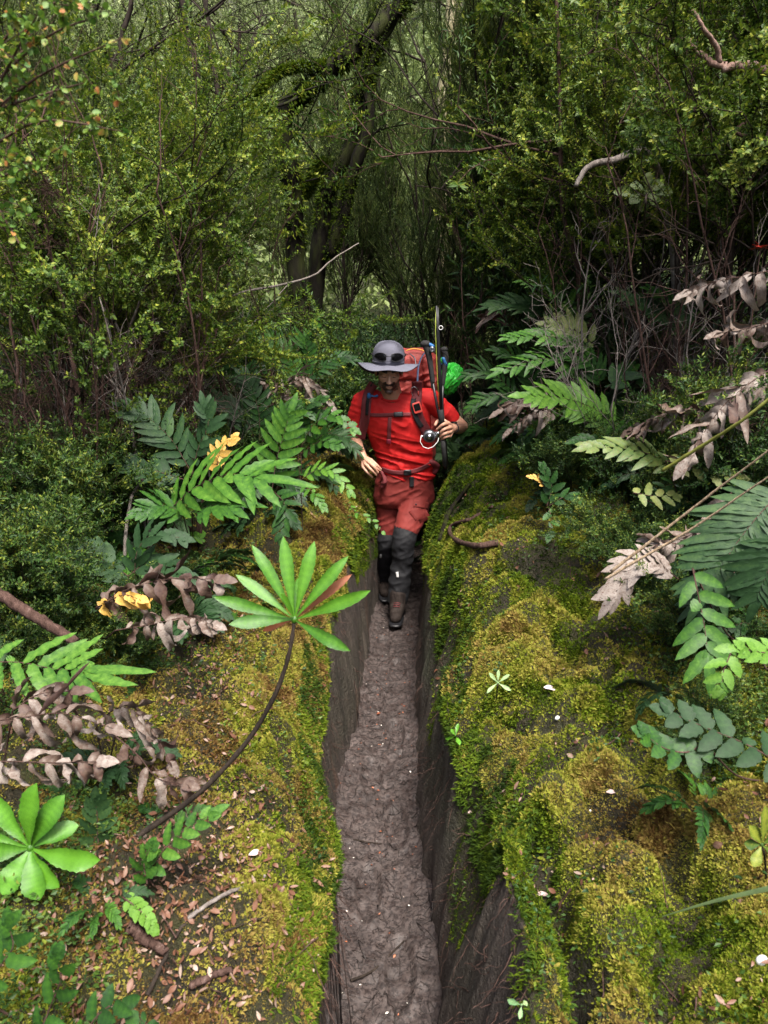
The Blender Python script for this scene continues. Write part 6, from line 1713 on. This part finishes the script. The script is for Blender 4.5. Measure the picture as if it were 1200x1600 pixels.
rosette('rosette_plant', 'low star of broad yellow-green leaves in the lower left corner', (48, 1325, 1.28),
        [(-10, 1245, .05, 1.2), (55, 1228, .0, 1.35), (98, 1245, .02, 1.2), (-60, 1300, .0, 1.2), (-40, 1330, -.03, 1.3), (5, 1395, -.05, 1.4), (60, 1405, -.06, 1.35), (90, 1385, -.05, 1.1), (152, 1345, -.02, 1.3), (120, 1290, .03, 1.1)], G_BRIGHT, hw=.0185, curl=.5, seed=6, tint=.62,
        stem=[(60, 1380, 0), (50, 1345, 1.29)])
rosette('sprout', 'grey-green seedling in the bare hollow on the right bank', (778, 1067, 2.02),
        [(765, 1052, 0, .5), (795, 1055, 0, .5), (762, 1082, -.02, .5), (797, 1078, -.02, .5), (779, 1048, .01, .45)], G_PALE, hw=.011, seed=7, stem=[(776, 1085, 0), (777, 1075, 2.02)], rk=(.0015, .002), serr=0, tint=.8)
rosette('sprout', 'small bright green seedling on the shaded moss wall by the path', (712, 1150, 1.78),
        [(697, 1153, -.02, .6), (718, 1163, -.03, .6), (716, 1132, .02, .5), (705, 1140, .0, .45)], G_BRIGHT, hw=.011, seed=8, stem=[(722, 1150, 0), (716, 1150, 1.80)], rk=(.0012, .0016), serr=0, tint=.8)
rosette('leafy_plant', 'small glossy shoot cut by the right edge of the photo above the grass blade', (1190, 1320, 1.15),
        [(1172, 1292, 0, .9), (1195, 1262, 0, .9), (1215, 1300, .0, .9), (1178, 1352, -.02, .8), (1220, 1340, 0, .9), (1165, 1318, 0, .8)], G_SMALL, hw=.012, seed=9, stem=[(1200, 1370, 0), (1195, 1340, 1.16)], rk=(.002, .002), serr=0, tint=.7)
rosette('sprout', 'single pale seedling at the bottom edge of the right bank', (815, 1570, 1.04), [(795, 1562, 0, .7), (822, 1566, 0, .6), (812, 1590, -.02, .5)], G_PALE, hw=.008, seed=10, stem=[(822, 1590, 0), (817, 1578, 1.04)], rk=(.001, .0013), serr=0)
rosette('leafy_plant', 'pale-leaved plant catching light below the broken dead branch', (1010, 300, 3.3),
        [(985, 290, 0, 1.1), (1035, 285, 0, 1.1), (1025, 320, -.03, 1.2), (985, 318, -.03, 1.1), (1003, 330, 0, 1.0), (1015, 270, 0, 1), (960, 300, 0, 1), (1050, 300, 0, 1)], G_YELL, hw=.022, seed=11, stem=[(1000, 470, 0), (1005, 380, 3.35)], rk=(.003, .004), serr=0, tint=.1)
# red flower
c = P(1188, 388, 2.9); fl = empty('red_flower', c); tag(fl, 'single red flower head at the right edge above the dead leaves', 'flower')
g = Geo(); rg = np.random.default_rng(2); D = rvec(rg, 14); D[:, 2] = np.abs(D[:, 2]) * .5
leaves(g, np.repeat(c[None], 14, 0), D, np.array([0, 0, 1.]), .04, .007, 5, 'lance', curl=.5, rng=rg); g.build('petals', plain_mat('petal_red', (.6, .06, .04), .5), fl, origin=c).location = (0, 0, 0)
g = Geo(); tube(g, bez([c, c + [.01, .02, -.15], [c[0] + .03, c[1] + .05, ground(c[0] + .03, c[1] + .05)]], 10), .003, 5); g.build('stem', BARK_R, fl, origin=c).location = (0, 0, 0)

# roots, sticks, blades
def stick(name, label, pix, r0, r1, mat, cat='stick', lift=.3, Y=None, seed=1, group=None):
    rg = np.random.default_rng(seed)
    pts = [(P(a, b, c[0]) if (c := q[2:]) else G(a, b) + [0, 0, r0 * lift * 2]) for q in pix for a, b in [q[:2]]]
    w = bez(pts, 50); w = w + np.cumsum(rg.normal(0, 1, w.shape), 0) * r0 * .05
    g = Geo(); rr = np.linspace(r0, r1, len(w)) * (1 + .05 * np.sin(np.arange(len(w)) * .9) + rg.uniform(-.05, .05, len(w)))
    tube(g, w, rr, 9, bump=.07, rng=rg)
    o = g.build(name, mat, origin=pts[0]); tag(o, label, cat, group); return o
stick('root_loop', 'reddish bare root looping out of the moss by the trench, beside the hiker', [(778, 857), (745, 862), (715, 853), (703, 838), (708, 826), (732, 818), (752, 806), (768, 796)], .0145, .008, BARK_R, 'root', .9)
stick('root', 'dark root running up the moss slope left of the root loop', [(688, 850), (700, 815), (715, 790), (735, 762)], .016, .010, BARK_M, 'root', .5, seed=2)
stick('dead_wood', 'thick broken stick entering from the left edge under the box-like bush', [(-30, 915, 2.0), (10, 935, 1.98), (60, 965, 1.95), (118, 1003, 1.93)], .018, .014, BARK_R, seed=3)
stick('twig', 'short dark twig pointing at the stem foot of the rosette plant', [(352, 1268), (375, 1238), (405, 1230)], .0028, .0015, BARK_D, 'twig', .8, seed=4)
stick('twig', 'crooked pale stick lying in the litter right of the fern frond', [(295, 1440), (330, 1415), (370, 1395), (405, 1385), (415, 1370)], .0050, .0030, BARK_G, 'twig', .9, seed=5)
stick('twig', 'long thin dark twig lying below the crooked pale stick', [(230, 1560), (260, 1500), (280, 1460), (300, 1440)], .0048, .003, BARK_D, 'twig', .8, seed=6)
stick('twig', 'thin twig near the trench edge lowest on the left bank', [(350, 1458), (385, 1445), (425, 1432)], .0022, .0012, BARK_D, 'twig', .9, seed=7)
stick('twig', 'brown stick half buried among the litter near the bottom', [(300, 1545), (330, 1530), (362, 1518)], .008, .006, BARK_R, 'twig', .6, seed=8)
stick('bark_piece', 'reddish rotten wood lump between the ferns in the lower left', [(200, 1455), (230, 1475), (262, 1500)], .013, .009, BARK_R, 'wood', .5, seed=9)
stick('twig', 'dark curved stick lying across the mud path near the bottom', [(548, 1535), (580, 1520), (612, 1490), (632, 1470)], .0042, .0022, BARK_D, 'twig', .8, seed=10)
stick('twig', 'thin straight stick on the mud path below the root arch', [(552, 1313), (580, 1318), (610, 1322)], .0028, .0014, BARK_D, 'twig', .8, seed=11)
stick('twig', 'small dark branch on the mossy top of the left bank by the trench', [(503, 915), (518, 892), (530, 878)], .009, .005, BARK_D, 'twig', .9, seed=12)
for k, (a, b, lb) in enumerate([((955, 893, 1.95), (1215, 690, 1.7), 'upper pale dry reed blade slanting over the blue-green fern'), ((945, 905, 1.95), (1215, 735, 1.7), 'lower pale dry reed blade slanting over the blue-green fern')]):
    stick('reed_blade', lb, [a, ((a[0] + b[0]) / 2, (a[1] + b[1]) / 2 + 6 * k, 1.85), b], .0045, .002, STRAW, 'dry reed', seed=20 + k)
stick('green_stalk', 'yellow-green stalk slanting up to the right edge over the dead fern', [(1035, 735, 2.2), (1100, 695, 2.1), (1160, 655, 2.0), (1215, 610, 1.95)], .0055, .004, plain_mat('stalk_olive', (.16, .17, .03), .5), 'stalk', seed=23)
gb = Geo(); a, b = P(1035, 1432, 1.12), P(1215, 1385, .98)
w = bez([a, (a + b) / 2 + [0, 0, .004], b], 16); T, N_, B_ = frames(w); wd = np.linspace(.0008, .0045, len(w))[:, None]
S_ = nrm(np.cross(T, [0, -.6, .8])); U_ = np.cross(S_, T)
V = np.concatenate([w - S_ * wd, w + U_ * .0012, w + S_ * wd]); n_ = len(w); i = np.arange(n_ - 1)
gb.add(V, np.concatenate([np.stack([i, i + 1, i + 1 + n_, i + n_], -1), np.stack([i + n_, i + 1 + n_, i + 1 + 2 * n_, i + 2 * n_], -1)]))
tag(gb.build('grass_blade', plain_mat('grass_grey_green', (.11, .16, .06), .5)), 'single flat grey-green grass blade crossing the moss at lower right', 'grass blade')
for px, py, r, lb in ((1187, 1504, .0105, 'large white pebble-like fungus on the green moss at lower right'), (870, 1124, .0075, 'small white fungus beside the pinkish fallen leaf'), (921, 1267, .0035, 'tiny white cap on the golden moss cushion')):
    q = G(px, py); g = Geo(); ellipsoid(g, [0, 0, 0], (r * .85, r * .75, r * 1.1), n=12); o = g.build('fungus', M_WHITE); o.location = q + [0, -.004, r * .9]; o.rotation_euler = (.3, .5, .2); tag(o, lb, 'fungus')
G_PINK = leaf_mat('pale_fallen_leaf', [(0, (.30, .18, .16)), (1, (.62, .50, .48))], .5, .1)
for px, py, L, az, lb, tt in ((862, 1082, .05, -.3, 'pale pink fallen leaf beside the small white fungus', .9), (955, 1245, .028, .1, 'narrow pinkish leaf on the golden moss below the seedling hollow', .5), (848, 1405, .03, 0, 'oval pinkish leaf on the near right moss', .4), (400, 1340, .035, .5, 'pale folded leaf on the litter right of the lying frond', .8),
                          (368, 1120, .025, 1.0, 'orange-pink leaf on the left moss near the curved stem', .3), (735, 1275, .02, .5, 'curled leaf caught in the dark crevice edge', .3), (592, 1118, .03, .9, 'rusty leaf lying on the mud path', .1)):
    q = G(px, py); g = Geo(); rg = np.random.default_rng(px)
    leaves(g, np.array([[-L / 2 * math.cos(az), -L / 2 * math.sin(az), .006]]), [[math.cos(az), math.sin(az), .1]], [[.1, -.4, 1]], L, L * .2, 8, 'lance', curl=.5, fold=.3, wave=.2, freq=9, tint=tt, rng=rg)
    o = g.build('fallen_leaf', G_PINK if tt > .2 else PET, None); o.location = q + [0, 0, .008]; tag(o, lb, 'fallen leaf')

# pale bare twigs among the right-hand ferns
rg = np.random.default_rng(9); out = []
b = P(955, 640, 3.3); b[2] = ground(b[0], b[1])
for k in range(4):
    grow(rg, out, b, (rg.normal(0, .35), -.15, 1), .62, .0035, 0, dict(levels=3, wander=.16, up=[.04, .03, .02, 0], n=[5, 4, 3], t0=[.35, .3, .2], ang=[.5, .6, .7], ls=[.55, .5, .5], k=6, rs=.62))
r0 = empty('bare_shrub', b); tag(r0, 'fine whitish leafless twigs standing in front of the right-hand ferns', 'bare shrub')
g = Geo(); wood(out, g, rng=rg, minr=.0008); g.build('twigs', BARK_G, r0, origin=b).location = (0, 0, 0)

# blurred coloured sprig close to the camera, upper left, and its trunk beyond the frame
rg = np.random.default_rng(14)
base = np.array([-1.35, 1.25, ground(-1.35, 1.25)])
sp = empty('overhanging_shrub', base); tag(sp, 'out-of-focus sprig with green and orange leaves hanging in from the upper left corner', 'shrub')
out = [(bez([base, base + [.05, -.02, .9], P(-60, 300, 1.25), P(-40, 200, 1.15)], 16), np.linspace(.014, .006, 19)[:len(bez([base, base + [.05, -.02, .9], P(-60, 300, 1.25), P(-40, 200, 1.15)], 16))], 0)]
tips = []
for a_, b_, c_ in (((-40, 250), (60, 190), (190, 205)), ((-40, 200), (60, 120), (190, 60)), ((-40, 210), (20, 90), (60, 20)), ((-50, 290), (20, 270), (60, 255)), ((-30, 150), (70, 60), (170, 20)), ((-40, 260), (0, 330), (30, 380)), ((-30, 180), (60, 150), (130, 130)), ((-30, 100), (30, 40), (110, -10))):
    w = bez([P(*a_, 1.12), P(*b_, 1.06), P(*c_, 1.02)], 12); out.append((w, np.linspace(.0022, .0008, len(w)), 1)); tips.append(w)
    for q in range(5):
        i = rg.integers(3, len(w) - 1); e = w[i] + rg.normal(size=3) * [.04, .02, .035]; w2 = np.linspace(w[i], e, 6); out.append((w2, np.full(6, .0007), 1)); tips.append(w2)
g = Geo(); wood(out, g, rng=rg); g.build('stems', BARK_R, sp, origin=base).location = (0, 0, 0)
G_SPRIG = leaf_mat('sprig_leaf', [(0, (.05, .14, .02)), (.55, (.16, .27, .03)), (.75, (.33, .30, .06)), (1, (.55, .17, .06))], .5, .35)
g = Geo()
Pp = np.concatenate([w[2:] for w in tips]); Pp = np.repeat(Pp, 3, 0) + rg.normal(0, .003, (len(Pp) * 3, 3)); n = len(Pp)
leaves(g, Pp, rvec(rg, n), rvec(rg, n) + [0, 0, .8], rg.uniform(.007, .012, n), rg.uniform(.0028, .0042, n), 4, 'oval', curl=.3, tint=np.clip(rg.beta(1.2, 2, n), 0, 1), rng=rg)
g.build('foliage', G_SPRIG, sp, origin=base).location = (0, 0, 0)

# small filler plants on the bank edges: low seedlings and fern tufts, each a plant
ft_ = [generic_fern('fern', 'x', None, s, nf=7, L=.34, plen=.11, tint=.42) for s in (1, 2)] + [generic_fern('fern', 'x', None, 3, nf=8, L=.40, plen=.13, m=G_BLUE, tint=.35)]
fl_ = [(360, 4.7, 1.1, 'dark fern clump behind the low ferns under the long pale branch'), (440, 5.1, 1.1, 'fern clump behind the soft green fern left of the hiker'), (520, 5.0, 1.0, 'fern clump close behind the shoulder of the hiker on the left'),
       (290, 4.3, 1.0, 'fern clump in the twig thicket below the small-leaved shrubs'), (240, 4.2, 1.1, 'fern clump behind the bare grey-brown sapling'), (740, 5.0, 1.0, 'dim fern clump just behind the green dry bag'),
       (790, 4.7, 1.1, 'fern clump behind the dead fern hanging above the dry bag'), (840, 4.5, 1.0, 'fern clump behind the feathery grey-green fern'), (900, 4.3, 1.0, 'fern clump under the straight reddish sapling'),
       (960, 4.1, 1.1, 'fern clump behind the fine whitish twigs'), (1020, 3.9, 1.0, 'fern clump behind the neat green fern at right'), (1090, 3.6, 1.0, 'fern clump beside the leafless twiggy shrub on the right'),
       (1150, 3.3, 1.0, 'fern clump under the dark leaning stem at right'), (700, 5.6, 1.1, 'fern clump in the dark right behind the backpack'), (620, 6.2, 1.2, 'far fern clump hidden behind the hiker'),
       (1120, 4.4, 1.2, 'tall fern clump behind the fern clump of the leaning stem'), (860, 3.9, .8, 'fern clump behind the large bright frond'), (780, 5.8, 1.2, 'fern clump below the tea tree behind the poles'),
       (470, 4.4, .8, 'fern clump just left of the leafy sprig at the sleeve'), (330, 5.4, 1.2, 'fern clump deep in the shade left of the bent tree'), (1180, 2.5, .8, 'fern clump beneath the largest dead fern'),
       (1040, 3.1, .7, 'fern clump behind the olive edge-on frond'), (930, 3.3, .6, 'fern clump tucked under the large bright frond'), (390, 3.7, .7, 'fern clump in front of the dark low ferns left of the hiker'),
       (140, 2.9, .7, 'fern clump at the foot of the tall weathered sapling'), (60, 2.4, .6, 'fern clump above the thick broken stick at left'), (225, 2.9, .8, 'fern clump left of the big glossy bright fern'),
       (310, 3.3, .8, 'fern clump behind the small golden frond'), (100, 3.2, .8, 'fern clump among the box-like bushes at left'), (250, 2.55, .6, 'fern clump below the big glossy bright fern'),
       (180, 2.3, .5, 'little fern clump between the dead curled ferns'), (1160, 2.9, .8, 'fern clump behind the slanting green stalk'), (1090, 2.7, .7, 'fern clump between the mottled frond and the dead fern'),
       (1220, 2.1, .8, 'fern clump at the right edge behind the blue-green fern'), (1010, 3.4, .8, 'fern clump behind the dead fern on the right bank'), (410, 4.2, .8, 'fern clump beside the withered greyish frond'), (350, 3.9, .8, 'fern clump behind the upright mid-green fern'),
       (30, 1.75, .42, 'small fern clump under the fresh frond at the left edge'), (120, 1.85, .40, 'small fern clump beside the leaflets of the dead hanging fern'), (200, 1.6, .30, 'small fern clump where the thin leaning stem leaves the ground'),
       (1180, 1.45, .40, 'small fern clump at the right edge above the dark broad frond'), (1100, 1.9, .42, 'small fern clump beside the drooping pale green fern'), (330, 2.7, .5, 'fern clump right of the big glossy fern near the moss'), (60, 1.25, .28, 'tiny fern clump below the lower left leaf star')]
for k, (px, Y, s, lb) in enumerate(fl_):
    put(ft_[k % 3], at(px, Y), Y, s, k * 1.3, label=lb, group='fern clumps in the undergrowth')
# ground cover sprigs at the bank edges
g = Geo(); n = 9000
pt, nn, _ = sample_grid(VL, ML, n, rng, lambda x, y, z, m: (m > .9) * view_w(x, y, z) * (sst(.35, .8, -(x - rimL(y))) + .10) * sst(.42, .6, fbm(x * 3, y * 3, 71, 2)))
pt2, nn2, _ = sample_grid(VR, MR, 5200, rng, lambda x, y, z, m: (m > .9) * view_w(x, y, z) * (sst(.35, 1.0, x - rimR(y)) + .06) * sst(.40, .6, fbm(x * 3, y * 3, 72, 2)))
pt = np.concatenate([pt, pt2]); nn = np.concatenate([nn, nn2]); n = len(pt)
for k in range(7):
    h = rng.uniform(.004, .06, n)[:, None]; r = rvec(rng, n); L = rng.uniform(.008, .017, n) * (1 + .2 * np.clip(pt[:, 1] - 1.5, 0, 3))
    chips(g, pt + np.array([0, 0, 1.]) * h + r * .012, r * [1, 1, .4], nn + .4 * rvec(rng, n), L, L * rng.uniform(.18, .32, n), tint=np.clip(.45 + .5 * (fbm(pt[:, 0] * 3, pt[:, 1] * 3, 19, 2) - .4) + rng.normal(0, .12, n), 0, 1))
tag(g.build('ground_cover', G_SMALL, smooth=False), 'tiny green leafy seedlings creeping over the moss', 'ground cover', kind='stuff')
